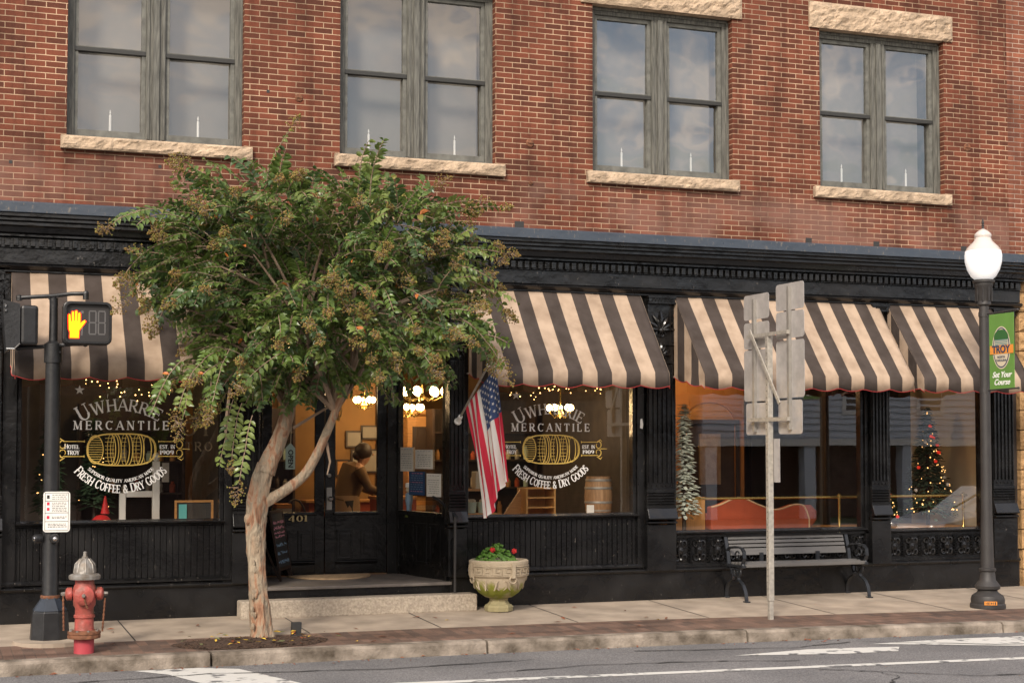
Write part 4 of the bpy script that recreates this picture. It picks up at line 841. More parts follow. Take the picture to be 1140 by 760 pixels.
# bench
bx0, bx1 = 9.66, 11.44
E_ = empty('bench', ((bx0+bx1)/2, -.25, 0), 'black iron bench with dark grey slats standing against the storefront', 'bench')
def gb(x, y, z): return (x, y, z+gz(y))
o = MB()
for k in range(5):  # seat: slats y from -.46 to -.08
    y = -.455+k*.08; z_ = .43-.005*abs(k-2)-(0.012 if k == 0 else 0); o.box(bx0+.03, bx1-.03, y, y+.068, z_, z_+.032)
o.box(bx0+.03, bx1-.03, -.468, -.456, .405, .45)
o.build('seat', 'slat', E_, bevel=.006)
o = MB()
for k, (z0, z1) in enumerate(((.53, .615), (.628, .665), (.678, .715), (.728, .795))):
    def yb(z_): return -.06+(z_-.5)*.32
    o.add([(bx0+.04, yb(z0), z0), (bx1-.04, yb(z0), z0), (bx1-.04, yb(z0)+.03, z0), (bx0+.04, yb(z0)+.03, z0), (bx0+.04, yb(z1), z1), (bx1-.04, yb(z1), z1), (bx1-.04, yb(z1)+.03, z1), (bx0+.04, yb(z1)+.03, z1)],
          [(0,3,2,1),(4,5,6,7),(0,1,5,4),(1,2,6,5),(2,3,7,6),(3,0,4,7)])
o.build('backrest', 'slat', E_, bevel=.004)
for x in (bx0, bx1):
    o = MB(); fl = lambda pts, r_=.018: o.tube([(x, y, z_) for y, z_ in pts], r_, 8)
    def strap(pts, w_=.045, t=.014):     # flat iron strap
        for i in range(len(pts)-1):
            a = Vector((x, *pts[i])); b2 = Vector((x, *pts[i+1])); d = b2-a; o.obox((a+b2)/2, (1, 0, 0), d, Vector((1, 0, 0)).cross(d), w_/2, d.length/2+.004, t/2)
    cur = lambda p0, p1, p2, n=8: [((1-t)**2*p0[0]+2*t*(1-t)*p1[0]+t*t*p2[0], (1-t)**2*p0[1]+2*t*(1-t)*p1[1]+t*t*p2[1]) for t in [i/n for i in range(n+1)]]
    strap(cur((-.40, .42), (-.28, .27), (-.33, .24))+cur((-.33, .24), (-.50, .20), (-.52, gz(-.5)+.0))[1:])
    strap(cur((-.10, .42), (-.22, .27), (-.16, .24))+cur((-.16, .24), (.0, .20), (.0, .0))[1:])
    o.box(x-.03, x+.03, -.56, -.48, gz(-.52)-.002, gz(-.52)+.014); o.box(x-.03, x+.03, -.04, .0, -.002, .014)
    strap([(-.46, .415), (-.06, .415)], .05, .028); strap([(-.07, .42), (-.045, .55), (.035, .80)], .045, .02)
    strap([(-.42, .43), (-.47, .52), (-.46, .60), (-.40, .645), (-.25, .655), (-.10, .64), (-.04, .60)], .045, .016)   # arm loop
    fl([(-.33+.045*math.cos(t), .335+.045*math.sin(t)) for t in [2*PI*i/12 for i in range(13)]], .011); fl([(-.25+.045*math.cos(t), .335+.045*math.sin(t)) for t in [2*PI*i/12 for i in range(13)]], .011); fl([(-.17+.045*math.cos(t), .335+.045*math.sin(t)) for t in [2*PI*i/12 for i in range(13)]], .011)
    fl([(-.30+.07*math.cos(t)*(1-t/9), .54+.07*math.sin(t)*(1-t/9)) for t in [i*.5 for i in range(13)]], .010)
    o.ball((x, -.43, .43), .026, 8); o.build('arm_frame', 'darkiron', E_, smooth=True)
o = MB()
for x in (bx0+.45, bx1-.5): o.box(x, x+.05, -.07, -.04, .40, .56)
o.build('slat_bracket', 'darkiron', E_)

# street lamp
lx, ly = 12.32, -1.752; lz = gz(ly)
E_ = empty('street_lamp', (lx, ly, lz), 'black street lamp with white acorn globe at the right', 'street lamp')
o = MB(); o.lathe((lx, ly, lz), [(.215, 0), (.215, .045), (.20, .06), (.205, .10), (.19, .15), (.13, .19), (.115, .215), (.15, .235), (.155, .27), (.125, .31), (.10, .34), (.09, .44), (.105, .455), (.105, .48), (.085, .49)], 16)
ba = o.build('base', 'lampmetal', E_, smooth=True)
o = MB(); o.lathe((lx, ly, lz), [(.083, .485), (.068, 1.2), (.06, 3.30), (.06, 3.72)], 12); o.build('pole', 'lampmetal', E_, smooth=True)
o = MB(); a = R(-118); d = Vector((math.cos(a), math.sin(a), 0)); o.obox(Vector((lx, ly, lz+.073))+d*.208, (-d.y, d.x, 0), d, (0, 0, 1), .075, .004, .022); lb = o.build('orange_label', 'orange', ba)
o = MB()
for k in range(6): o.obox(Vector((lx, ly, lz+.073))+d*.213+Vector((-d.y, d.x, 0))*(-.055+.022*k), (-d.y, d.x, 0), d, (0, 0, 1), .004+.003*(k % 2), .001, .011+.003*(k % 3))
o.build('label_print', 'charcoal', lb)
o = MB(); o.lathe((lx, ly, lz), [(.06, 3.70), (.085, 3.72), (.085, 3.745), (.075, 3.76), (.10, 3.93), (.115, 3.95), (.115, 3.985), (.135, 3.995), (.135, 4.025), (.11, 4.03)], 16)
for k in range(8): a = 2*PI*k/8; o.box(lx+.095*math.cos(a)-.008, lx+.095*math.cos(a)+.008, ly+.095*math.sin(a)-.008, ly+.095*math.sin(a)+.008, lz+3.76, lz+3.95)
o.build('collar', 'lampmetal', E_, smooth=True)
o = MB(); o.lathe((lx, ly, lz), [(.105, 4.03), (.15, 4.07), (.195, 4.15), (.222, 4.25), (.226, 4.33), (.215, 4.385)], 32); gl_ = o.build('globe', 'globeglass', E_, smooth=True)
o = MB(); o.lathe((lx, ly, lz), [(.215, 4.386), (.19, 4.43), (.145, 4.475), (.115, 4.505), (.095, 4.55), (.105, 4.575), (.098, 4.60), (.06, 4.635), (.02, 4.66)], 32); o.build('globe_cap', 'globetop', E_, smooth=True)
o = MB(); o.lathe((lx, ly, lz), [(.02, 4.655), (.012, 4.69), (.022, 4.70), (.01, 4.715), (.018, 4.735), (.003, 4.79)], 8); o.build('finial', 'lampmetal', E_, smooth=True)
for zz in (3.60, 2.66): o = MB(); o.tube([(lx, ly, lz+zz), (lx, ly-.62, lz+zz+.01)], .010, 8); o.ball((lx, ly-.63, lz+zz+.01), .016, 8); o.lathe((lx, ly, lz+zz-.03), [(.068, 0), (.068, .06)], 12); o.build('banner_arm', 'lampmetal', E_)
# banner hangs on the pole arms: facing -x
BN = empty('street_banner', (lx, ly-.34, lz+2.65), 'green vertical banner lettered TROY hanging from the street lamp', 'banner')
by0, by1, bz0, bz1 = ly-.10, ly-.56, lz+2.67, lz+3.585
o = MB(); o.box(lx-.004, lx+.004, by1, by0, bz0, bz1); o.build('cloth', 'green', BN)
FACE_W = Matrix(((0,0,-1,0),(-1,0,0,0),(0,1,0,0),(0,0,0,1)))     # text x -> -y, up z, faces -x
ym = (by0+by1)/2; zc_ = lz+3.17
def ell(rx, rz, d, zz=zc_, y_=ym, k=36, z0=-9, z1=9): return [(lx-d, y_-rx*math.cos(2*PI*i/k), min(max(zz+rz*math.sin(2*PI*i/k), z0), z1)) for i in range(k)]
MB().quad(*ell(.17, .26, .006)).build('emblem_ring', 'cream', BN); MB().quad(*ell(.155, .245, .007)).build('emblem_ring', 'navy', BN); MB().quad(*ell(.14, .23, .008)).build('emblem_ring', 'cream', BN)
MB().quad(*ell(.135, .09, .009, zc_+.13, z0=zc_+.10)).build('emblem_tree', 'treegreen', BN)
o = MB()
for k in range(4): o.quad((lx-.009, ym+.12, zc_+.035+k*.018), (lx-.009, ym-.12, zc_+.035+k*.018), (lx-.009, ym-.12, zc_+.045+k*.018), (lx-.009, ym+.12, zc_+.045+k*.018))
o.build('emblem_river', 'rivergreen', BN)
MB().quad((lx-.011, by0-.02, zc_-.075), (lx-.011, by1+.0, zc_-.075), (lx-.011, by1, zc_+.03), (lx-.011, by0-.02, zc_+.03)).build('orange_band', 'orange', BN)
fonttext('TROY', .125, 'navy', BN, 'town_name', Tm(lx-.013, ym, zc_-.022, FACE_W), bold=.004)
fonttext('NORTH', .04, 'navy', BN, 'small_text', Tm(lx-.010, ym, zc_-.115, FACE_W)); fonttext('CAROLINA', .04, 'navy', BN, 'small_text', Tm(lx-.010, ym, zc_-.155, FACE_W))
fonttext('Set Your', .098, 'white', BN, 'motto', Tm(lx-.006, ym, zc_-.33, FACE_W), shear=.35, bold=.002); fonttext('Course', .098, 'white', BN, 'motto', Tm(lx-.006, ym, zc_-.42, FACE_W), shear=.35, bold=.002)

# highway sign assembly (backs)
sx, sy = 9.19, -1.915; sz = gz(sy)
E_ = empty('highway_sign_post', (sx, sy, sz), 'galvanised post carrying two columns of road sign plates seen from behind', 'road sign')
o = MB(); o.obox((sx+.0, sy, sz+.12), (1, 0, 0), (0, 1, 0), (0, 0, 1), .026, .026, .14); o.obox((sx-.0, sy, sz+1.73), (1, 0, 0), (0, 1, 0), (0, 0, 1), .033, .033, 1.52); o.build('post', 'galv', E_, bevel=.006)
o = MB()
for k in range(40): o.lathe((sx-.0335, sy, sz+.35+k*.073), [(.006, 0), (.006, -.002)], 6, ax=(1, 0, 0))
o.build('post_holes', 'charcoal', E_)
def plate(y0, y1, z0, z1, r=.04):
    pts = []
    for cx_, cz_, a0 in ((y1-r, z1-r, 0), (y0+r, z1-r, 90), (y0+r, z0+r, 180), (y1-r, z0+r, 270)):
        for k in range(5): a = R(a0+k*22.5); pts.append((cx_+r*math.cos(a), cz_+r*math.sin(a)))
    MB().prism(pts, (.004, 0, 0), lambda a, b_: (sx+.045, a, b_)).build('sign_plate', 'alu', E_)
ya0, ya1 = sy+.07, sy+.66; yb0, yb1 = sy-.70, sy-.09
for z0, z1 in ((3.405, 3.70), (3.06, 3.37), (2.44, 3.045)): plate(ya0, ya1, z0+0, z1+0)
plate(ya0+.05, ya1-.04, 2.045, 2.42)
for z0, z1 in ((3.455, 3.76), (3.135, 3.44), (2.46, 3.11)): plate(yb0, yb1, z0, z1)
plate(yb0+.05, yb1-.04, 2.05, 2.435)
o = MB()
for yy, z0, z1 in ((sy+.38, 2.08, 3.64), (sy-.41, 2.10, 3.72)): MB().box(sx+.005, sx+.044, yy-.022, yy+.022, z0, z1).build('upright_channel', 'steel', E_)
o = MB()
for zz in (3.20, 2.22): MB().box(sx-.035, sx+.004, sy-.46, sy+.46, zz-.022, zz+.022).build('cross_bar', 'galv', E_)
MB().obox((sx-.05, sy+.02, 2.83), (0, -.62, -.80), (1, 0, 0), (0, .8, -.62), .55, .008, .02).build('brace', 'galv', E_)
MB().box(sx+.04, sx+.044, sy-.16, sy+.02, 1.50, 2.0).build('small_plate', 'alu', E_)

# pedestrian signal post
px_, py_ = 1.29, -1.265; pz = gz(py_)
MB().box(.95, 1.62, -1.62, -1.0, pz-.01-.03, pz+.012)
ground(MB().lathe((px_, py_-.1, pz-.05), [(.36, 0), (.36, .075)], 20).build('concrete_pad', 'concrete'))
E_ = empty('pedestrian_signal_post', (px_, py_, pz+.02), 'black pedestrian signal post with lit orange hand at the left kerb', 'crossing signal')
o = MB(); o.lathe((px_, py_, pz+.02), [(.205, 0), (.185, .27), (.175, .29)], 8, rot=R(22.5)); ba = o.build('base', 'polepaint', E_, bevel=.006)
MB().lathe((px_, py_, pz+.31), [(.178, 0), (.10, .11), (.095, .13)], 8, rot=R(22.5)).build('base_collar', 'polepaint_skylit', ba, bevel=.004)
o = MB(); o.lathe((px_, py_, pz), [(.088, .43), (.082, .46), (.078, 1.6), (.074, 2.72), (.074, 2.93)], 14); o.build('pole', 'polepaint', E_, smooth=True)
MB().lathe((px_, py_, pz+.43), [(.094, 0), (.097, .015), (.094, .03)], 14).build('rust_ring', 'rust', E_, smooth=True)
o = MB(); o.lathe((px_, py_, pz), [(.09, 2.80), (.09, 2.99), (.045, 3.02), (.042, 3.45), (.03, 3.46)], 12)
for zz, q in ((3.435, 1), (2.925, 1)):
    o.tube([(px_-.33, py_+.10, zz-.02), (px_, py_-.0, zz), (px_+.16, py_-.14, zz+.015), (px_+.30, py_-.15, zz+.02)], .021, 8); o.ball((px_-.33, py_+.10, zz-.02), .032, 8); o.ball((px_+.30, py_-.15, zz+.02), .032, 8)
    o.tube([(px_+.30, py_-.15, zz+.02), (px_+.30, py_-.15, zz-.04 if zz > 3.2 else zz+.06)], .03, 8); o.tube([(px_-.33, py_+.10, zz), (px_-.33, py_+.10, zz-.05 if zz > 3.2 else zz+.05)], .03, 8)
for dx, zz in ((.06, 2.86), (.06, 2.93), (-.05, 3.4), (.03, 3.42)): o.ball((px_+dx, py_-.085, zz), .013, 6)
o.build('bracket', 'polepaint', E_, smooth=True)
# right head
hx0, hx1, hz0, hz1, hy = px_+.07, px_+.55, pz+2.975, pz+3.41, py_-.26
def rrect(x0, x1, z0, z1, r, k=5):
    P = []
    for cx_, cz_, a0 in ((x1-r, z1-r, 0), (x0+r, z1-r, 90), (x0+r, z0+r, 180), (x1-r, z0+r, 270)):
        for i in range(k): a = R(a0+90*i/(k-1)); P.append((cx_+r*math.cos(a), cz_+r*math.sin(a)))
    return P
o = MB(); o.prism(rrect(hx0, hx1, hz0, hz1, .06), (0, .16, 0), lambda a, b_: (a, hy, b_))
hd = o.build('signal_head', 'polepaint', E_, bevel=.012, label='pedestrian signal head facing the street with lit hand')
# visor ring
o = MB(); A_ = rrect(hx0+.012, hx1-.012, hz0+.012, hz1-.012, .055); B_ = rrect(hx0+.03, hx1-.03, hz0+.03, hz1-.03, .045); n = len(A_)
o.add([(x, hy-.05, z_) for x, z_ in A_]+[(x, hy-.05, z_) for x, z_ in B_]+[(x, hy-.001, z_) for x, z_ in A_]+[(x, hy-.001, z_) for x, z_ in B_],
      [(i, (i+1) % n, n+(i+1) % n, n+i) for i in range(n)]+[(i, (i+1) % n, 2*n+(i+1) % n, 2*n+i) for i in range(n)]+[(n+i, n+(i+1) % n, 3*n+(i+1) % n, 3*n+i) for i in range(n)])
o.build('visor', 'polepaint', hd)
MB().prism(B_, (0, -.004, 0), lambda a, b_: (a, hy-.002, b_)).build('display_face', 'screen', hd)
hand = [(.12,.0),(.62,.0),(.64,.28),(.80,.42),(1.0,.60),(.93,.66),(.80,.60),(.70,.54),(.70,.88),(.64,.93),(.58,.90),(.56,.62),(.53,.62),(.53,.97),(.47,1.0),(.40,.97),(.40,.62),(.365,.62),(.34,.95),(.28,.97),(.22,.93),(.23,.60),(.19,.60),(.14,.86),(.08,.87),(.03,.82),(.05,.45),(.06,.30),(.13,.22)]
hw, hh = .175, .275; hx, hzz = hx0+.045, hz0+.065
o = MB(); o.prism([(hx+a*hw, hzz+b_*hh) for a, b_ in hand], (0, -.002, 0), lambda a, b_: (a, hy-.0085, b_)); o.build('hand_symbol', 'handlit', hd)
o = MB(); cxh, czh = .42, .48
o.prism([(hx+(cxh+(a-cxh)*1.06)*hw+(.004 if a > cxh else -.004), hzz+(czh+(b_-czh)*1.04)*hh) for a, b_ in hand], (0, -.001, 0), lambda a, b_: (a, hy-.0068, b_)); o.build('hand_halo', 'handedge', hd)
o = MB()
for dx in (.235, .325):
    x = hx0+dx+.02; z0, z1 = hz0+.10, hz0+.345; zm_ = (z0+z1)/2; w_ = .065; th = .013; y0 = hy-.009; y1 = hy-.0065
    for (a, b_, c_, d_) in ((x, x+w_, z0, z0+th), (x, x+w_, z1-th, z1), (x, x+w_, zm_-th/2, zm_+th/2), (x-th/2, x+th/2, z0+th, zm_-th/2), (x-th/2, x+th/2, zm_+th/2, z1-th), (x+w_-th/2, x+w_+th/2, z0+th, zm_-th/2), (x+w_-th/2, x+w_+th/2, zm_+th/2, z1-th)): o.box(a, b_, y0, y1, c_, d_)
o.build('countdown_digits', 'digit', hd)
# walking figure ghost beside the hand
o = MB(); o.prism([(hx0+.185+.016*math.cos(2*PI*k/10), hz0+.325+.016*math.sin(2*PI*k/10)) for k in range(10)], (0, -.001, 0), lambda a, b_: (a, hy-.0085, b_)); o.prism([(hx0+.175, hz0+.09), (hx0+.19, hz0+.09), (hx0+.195, hz0+.17), (hx0+.18, hz0+.17)], (0, -.001, 0), lambda a, b_: (a, hy-.0085, b_)); o.build('walk_symbol_unlit', 'digit', hd)
# left head (turned away, facing left)
ox, oy = px_-.33, py_+.10
o = MB(); o.obox((ox+.09, oy-.0, pz+3.17), (1, 0, 0), (0, 1, 0), (0, 0, 1), .085, .20, .20); h2 = o.build('signal_head', 'polepaint', E_, bevel=.03, label='pedestrian signal head turned away to the left')
o = MB(); o.add([(ox, oy-.2, pz+2.98), (ox, oy+.2, pz+2.98), (ox, oy+.2, pz+3.38), (ox, oy-.2, pz+3.38), (ox-.13, oy-.19, pz+2.90), (ox-.13, oy+.19, pz+2.90), (ox-.17, oy+.19, pz+3.42), (ox-.17, oy-.19, pz+3.42)], [(0,1,2,3),(0,3,7,4),(1,5,6,2),(2,6,7,3),(0,4,5,1)])
o.build('visor', 'polepaint', h2)
o = MB(); o.tube([(ox+.0, oy-.22, pz+2.98), (ox-.05, oy-.21, pz+2.93), (ox-.13, oy-.2, pz+2.93)], .008, 6); o.ball((ox-.14, oy-.2, pz+3.36), .018, 6); o.ball((ox-.14, oy-.2, pz+3.31), .018, 6); o.build('latch', 'chrome', h2)
# instruction plate and push buttons
o = MB(); q = rrect(px_-.085, px_+.175, pz+1.095, pz+1.50, .03); o.prism(q, (0, .004, 0), lambda a, b_: (a, py_-.10, b_)); ip = o.build('instruction_plate', 'paper', E_)
o = MB(); y0 = py_-.102; xa, xb = px_-.07, px_+.16
for zz in (1.485, 1.405, 1.285, 1.20, 1.11): o.box(xa, xb, y0, y0+.0015, pz+zz, pz+zz+.004)
o.box(xa, xa+.004, y0, y0+.0015, pz+1.115, pz+1.484); o.box(xb-.004, xb, y0, y0+.0015, pz+1.115, pz+1.484)
o.box(xa+.02, xa+.045, y0, y0+.0015, pz+1.43, pz+1.465)
random.seed(5)
for zz in (1.465, 1.445, 1.425, 1.385, 1.368, 1.35, 1.333, 1.316, 1.30, 1.245, 1.232, 1.175, 1.16, 1.145):
    x = xa+.07 if zz > 1.2 else xa+.03
    while x < xb-.03: l_ = random.uniform(.008, .03); o.box(x, min(x+l_, xb-.015), y0, y0+.0015, pz+zz, pz+zz+.005); x += l_+.007
o.build('fine_print', 'charcoal', ip)
o = MB()
for zz in (1.365, 1.31, 1.228): o.box(xa+.02, xa+.045, y0, y0+.0015, pz+zz, pz+zz+.03)
o.build('hand_icons', 'handedge' if 0 else 'flagred', ip)
o = MB(); o.lathe((px_-.10, py_-.02, pz+1.03), [(.045, 0), (.045, -.06), (.035, -.075)], 14, ax=(1, .5, 0)); o.lathe((px_+.03, py_-.08, pz+1.03), [(.05, 0), (.05, -.05), (.038, -.065)], 14, ax=(0, 1, 0)); pb = o.build('push_button', 'polepaint', E_, smooth=True)
o = MB(); o.lathe((px_+.03, py_-.146, pz+1.03), [(.026, 0), (.020, -.012), (.006, -.02)], 12, ax=(0, 1, 0)); o.lathe((px_-.165, py_-.05, pz+1.03), [(.024, 0), (.018, -.012)], 12, ax=(1, .5, 0)); o.build('button_cap', 'chrome', pb, smooth=True)

# fire hydrant
hx, hyy = 1.545, -2.09; hz_ = gz(hyy)
E_ = empty('fire_hydrant', (hx, hyy, hz_), 'worn red fire hydrant with silver bonnet on the left kerb', 'fire hydrant')
MB().lathe((hx, hyy, hz_), [(.095, -.01), (.095, .14)], 20).build('lower_barrel', 'hydpink', E_, smooth=True)
o = MB(); o.lathe((hx, hyy, hz_+.135), [(.12, 0), (.155, .008), (.158, .03), (.15, .045), (.158, .05), (.155, .072), (.10, .085)], 20); fl_ = o.build('flange', 'rust', E_, smooth=True)
o = MB()
for k in range(8): a = 2*PI*k/8+.2; o.lathe((hx+.132*math.cos(a), hyy+.132*math.sin(a), hz_+.20), [(.014, 0), (.014, .022)], 6)
o.build('bolts', 'hydsilver', fl_)
o = MB(); o.lathe((hx, hyy, hz_+.21), [(.098, 0), (.092, .02), (.088, .12), (.10, .13), (.10, .15), (.088, .16), (.088, .22), (.105, .25), (.11, .33), (.11, .40), (.10, .43), (.09, .45), (.09, .50)], 24); o.build('barrel', 'hydred', E_, smooth=True)
cb = R(-100)
for (ax_, r_, ln, zz) in (((math.cos(R(-98)), math.sin(R(-98)), 0), .082, .15, .56), ((math.cos(R(-8)), math.sin(R(-8)), 0), .055, .165, .565), ((math.cos(R(172)), math.sin(R(172)), 0), .055, .165, .565)):
    o = MB(); c0 = (hx, hyy, hz_+zz); o.lathe(c0, [(r_*.8, .05), (r_*.8, ln-.05), (r_*1.15, ln-.048), (r_*1.15, ln-.005), (r_*.9, ln+.008), (r_*.5, ln+.014), (.018, ln+.016)], 18, ax=ax_)
    cp = o.build('nozzle_cap', 'hydred', E_, smooth=True); o = MB(); o.lathe(c0, [(.022, ln+.012), (.017, ln+.05), (.012, ln+.055)], 5, ax=ax_); o.build('operating_nut', 'hydsilver', cp)
o = MB(); o.lathe((hx, hyy, hz_+.70), [(.09, 0), (.145, .005), (.15, .02), (.15, .04), (.13, .055), (.105, .06), (.10, .10), (.085, .15), (.055, .19), (.03, .205), (.03, .22), (.02, .225)], 24)
for k in range(8):
    a = 2*PI*k/8; o.tube([(hx+.103*math.cos(a), hyy+.103*math.sin(a), hz_+.77), (hx+.09*math.cos(a), hyy+.09*math.sin(a), hz_+.85), (hx+.045*math.cos(a), hyy+.045*math.sin(a), hz_+.90)], .008, 5)
bo = o.build('bonnet', 'hydsilver', E_, smooth=True); MB().lathe((hx, hyy, hz_+.92), [(.022, 0), (.018, .035), (.022, .04), (.01, .05)], 5).build('operating_nut', 'hydsilver', bo)
def chain(p0, p1, sag, n=16):
    o = MB(); P = [Vector(p0).lerp(Vector(p1), t/n)+Vector((0, 0, -sag*4*(t/n)*(1-t/n))) for t in range(n+1)]
    o.tube(P, [.007 if i % 2 else .011 for i in range(n+1)], 6); o.build('chain', 'rust', E_)
chain((hx-.20, hyy-.02, hz_+.55), (hx-.19, hyy+.0, hz_+.22), .0); chain((hx+.19, hyy-.03, hz_+.52), (hx+.17, hyy-.01, hz_+.20), .0); chain((hx-.02, hyy-.17, hz_+.55), (hx+.015, hyy-.15, hz_+.44), .02, 8)

# tree bed, stake, fallen leaves
o = MB(); pts = []
for k in range(28):
    a = 2*PI*k/28; pts.append((3.2+.78*math.cos(a)*(1+.08*math.sin(3*a)), -1.98+.36*math.sin(a)*(1+.1*math.cos(2*a))))
n = len(pts); vs = [(x, y, gz(y)+.005) for x, y in pts]+[(3.2+(x-3.2)*.6, -1.98+(y+1.98)*.6, gz(-1.98+(y+1.98)*.6)+.03+.012*noise.noise((x*5, y*5, 0))) for x, y in pts]+[(3.2, -1.98, gz(-1.98)+.045)]
o.add(vs, [(i, (i+1) % n, n+(i+1) % n, n+i) for i in range(n)]+[(n+i, n+(i+1) % n, 2*n) for i in range(n)])
random.seed(11)
for k in range(700):
    a = random.uniform(0, 2*PI); rr = random.random()**.5; x = 3.2+.76*rr*math.cos(a); y = -1.98+.34*rr*math.sin(a); h_ = gz(y)+.008+.04*(1-rr); t = random.uniform(0, PI); l_ = random.uniform(.01, .035)
    o.obox((x, y, h_), (math.cos(t), math.sin(t), random.uniform(-.3, .5)), (-math.sin(t), math.cos(t), 0), (0, 0, 1), l_, .006, .004)
tag(o.build('mulch_bed', 'mulch'), kind='stuff', label='dark bark mulch bed around the tree foot')
o = MB(); random.seed(12)
def flat_leaf(mb, x, y, z_, s, t, tl=.25):
    u = Vector((math.cos(t), math.sin(t), random.uniform(-tl, tl))); v_ = Vector((-math.sin(t), math.cos(t), random.uniform(-tl, tl))); c_ = Vector((x, y, z_+.012))
    mb.add([c_-u*s, c_+v_*s*.4+Vector((0,0,.006)), c_+u*s, c_-v_*s*.4+Vector((0,0,.006))], [(0, 1, 2, 3)])
for k in range(70):
    if k < 42: a = random.uniform(0, 2*PI); rr = random.random()**.5*1.05; x, y = 3.25+.85*rr*math.cos(a), -1.98+.38*rr*math.sin(a)
    else: x, y = random.uniform(1.2, 8.5), random.uniform(-2.3, -.4)
    o.cur = random.choice([0, 0, 1, 2]) if k < 42 else random.choice([0, 2, 2]); flat_leaf(o, x, y, gz(y)+(.045 if k < 42 else .0), random.uniform(.03, .06), random.uniform(0, PI))
tag(o.build('fallen_leaves', ['fallen', 'leafG', 'leafR']), kind='stuff', label='yellow and brown fallen leaves scattered by the tree foot and pavement')
o = MB(); random.seed(4)
for k in range(90): x = random.uniform(0, 13.5); o.cur = 0; flat_leaf(o, x, kin(x)-.2-abs(random.gauss(0, .09)), RZ, random.uniform(.012, .035), random.uniform(0, PI))
tag(o.build('gutter_leaves', ['leafR']), kind='stuff', label='reddish brown leaf litter along the gutter')
o = MB(); o.obox((3.735, -1.60, gz(-1.6)+.065), (1, .1, 0), (-.1, 1, 0), (.03, 0, 1), .05, .03, .075); thing(o, 'ground_spotlight', 'charcoal', 'small black box stuck in the mulch beside the tree', 'garden light', bevel=.006)

# ============================================================ TREE
TX, TY = 3.37, -1.75
TR = empty('street_tree', (TX, TY, gz(TY)), 'crape myrtle tree with smooth tan trunk, dense green crown and brown seed heads', 'tree')
def wob(pts, rs, sub=5, amp=.012, seed=0):
    P = []; Q = []
    for i in range(len(pts)-1):
        p0 = Vector(pts[max(0, i-1)]); p1 = Vector(pts[i]); p2 = Vector(pts[i+1]); p3 = Vector(pts[min(len(pts)-1, i+2)])
        for k in range(sub):
            t = k/sub; P.append(.5*((2*p1)+(-p0+p2)*t+(2*p0-5*p1+4*p2-p3)*t*t+(-p0+3*p1-3*p2+p3)*t**3)); Q.append(rs[i]+(rs[i+1]-rs[i])*t)
    P.append(Vector(pts[-1])); Q.append(rs[-1]); return P, Q
def limb(mb, pts, rs, n=14, seed=0, amp=.12):
    P, Q = wob(pts, rs, 6); k0 = len(mb.v); mb.tube(P, Q, n)
    for j in range(k0, len(mb.v)):
        i = (j-k0)//n
        if i < len(P):
            c_ = P[i]; v_ = Vector(mb.v[j]); d = v_-c_; a = math.atan2(d.y, d.x)
            f_ = 1+amp*noise.noise((math.cos(a)*1.4+seed, math.sin(a)*1.4, c_.z*2.5))+amp*.5*noise.noise((math.cos(a)*3, math.sin(a)*3+seed, c_.z*9)); mb.v[j] = tuple(c_+d*f_)
y_ = TY
def tp(x, z, dy=0): return (x, TY+dy, z)
TK = [tp(3.34, -.08), tp(3.335, .03), tp(3.309, .40), tp(3.287, .775), tp(3.275, 1.10), tp(3.285, 1.33), tp(3.328, 1.55), tp(3.38, 1.72)]
o = MB(); limb(o, TK, [.155, .12, .094, .090, .098, .112, .106, .096], 26, 1, .30)
o.ball(tp(3.20, 1.17, -.03), .055, 10, (1, 1, 1.3)); o.ball(tp(3.27, 1.55, -.02), .065, 12, (.7, .9, 1.6))
for k in range(26): o.ball(tp(3.27+random.uniform(-.05, .04), random.uniform(.05, 1.15), -.098), random.uniform(.010, .024), 7, (1, .6, 1.9))
tk = o.build('trunk', 'bark', TR, smooth=True)
L1 = [tp(3.365, 1.64), tp(3.42, 1.786), tp(3.476, 1.888, .02), tp(3.55, 2.064, .05), tp(3.614, 2.27, .08), tp(3.66, 2.53, .1), tp(3.714, 3.0, .1), tp(3.70, 3.75, .05)]
L2 = [tp(3.36, 1.34, -.02), tp(3.469, 1.40, -.06), tp(3.582, 1.48, -.12), tp(3.74, 1.62, -.18), tp(3.85, 1.83, -.25), tp(3.95, 2.08, -.3), tp(4.02, 2.27, -.33), tp(4.2, 2.70, -.33), tp(4.45, 3.35, -.3)]
for P_, r_ in ((L1, [.108, .092, .086, .082, .078, .07, .05, .028]), (L2, [.07, .058, .053, .05, .046, .043, .04, .032, .02])):
    o = MB(); limb(o, P_, r_, 14, r_[1]*50, .16); o.build('limb', 'bark', TR, smooth=True)
CC = Vector((3.90, TY, 3.40)); CR = Vector((1.84, 1.45, 1.36))
random.seed(21)
tips = []
for k in range(34):
    a = random.uniform(0, 2*PI); e = random.uniform(-.35, .95)*PI/2; d = Vector((math.cos(a)*math.cos(e), math.sin(a)*math.cos(e), math.sin(e)))
    tips.append(CC+Vector((d.x*CR.x, d.y*CR.y, d.z*CR.z))*.78)
o = MB()
for k, tpnt in enumerate(tips):
    st = Vector(random.choice([L1[4], L1[5], L1[5], L1[6], L2[6], L2[7]])); mid_ = st.lerp(tpnt, .5)+Vector((0, 0, .18))
    P, Q = wob([st, mid_, tpnt], [.03, .018, .006], 5); o.tube(P, Q, 6)
# a few bare twigs under the crown
for pts in ([tp(3.66, 2.1), tp(3.95, 2.3, -.2), tp(4.1, 2.38, -.35)], [tp(3.0, 2.5), tp(2.95, 2.1), tp(2.98, 1.9)], [tp(3.95, 1.95, -.25), tp(3.98, 1.75, -.28), tp(3.95, 1.62, -.28)]): o.tube([Vector(p) for p in pts], [.018, .012, .006], 6)
o.build('branches', 'barkgrey', TR, smooth=True)
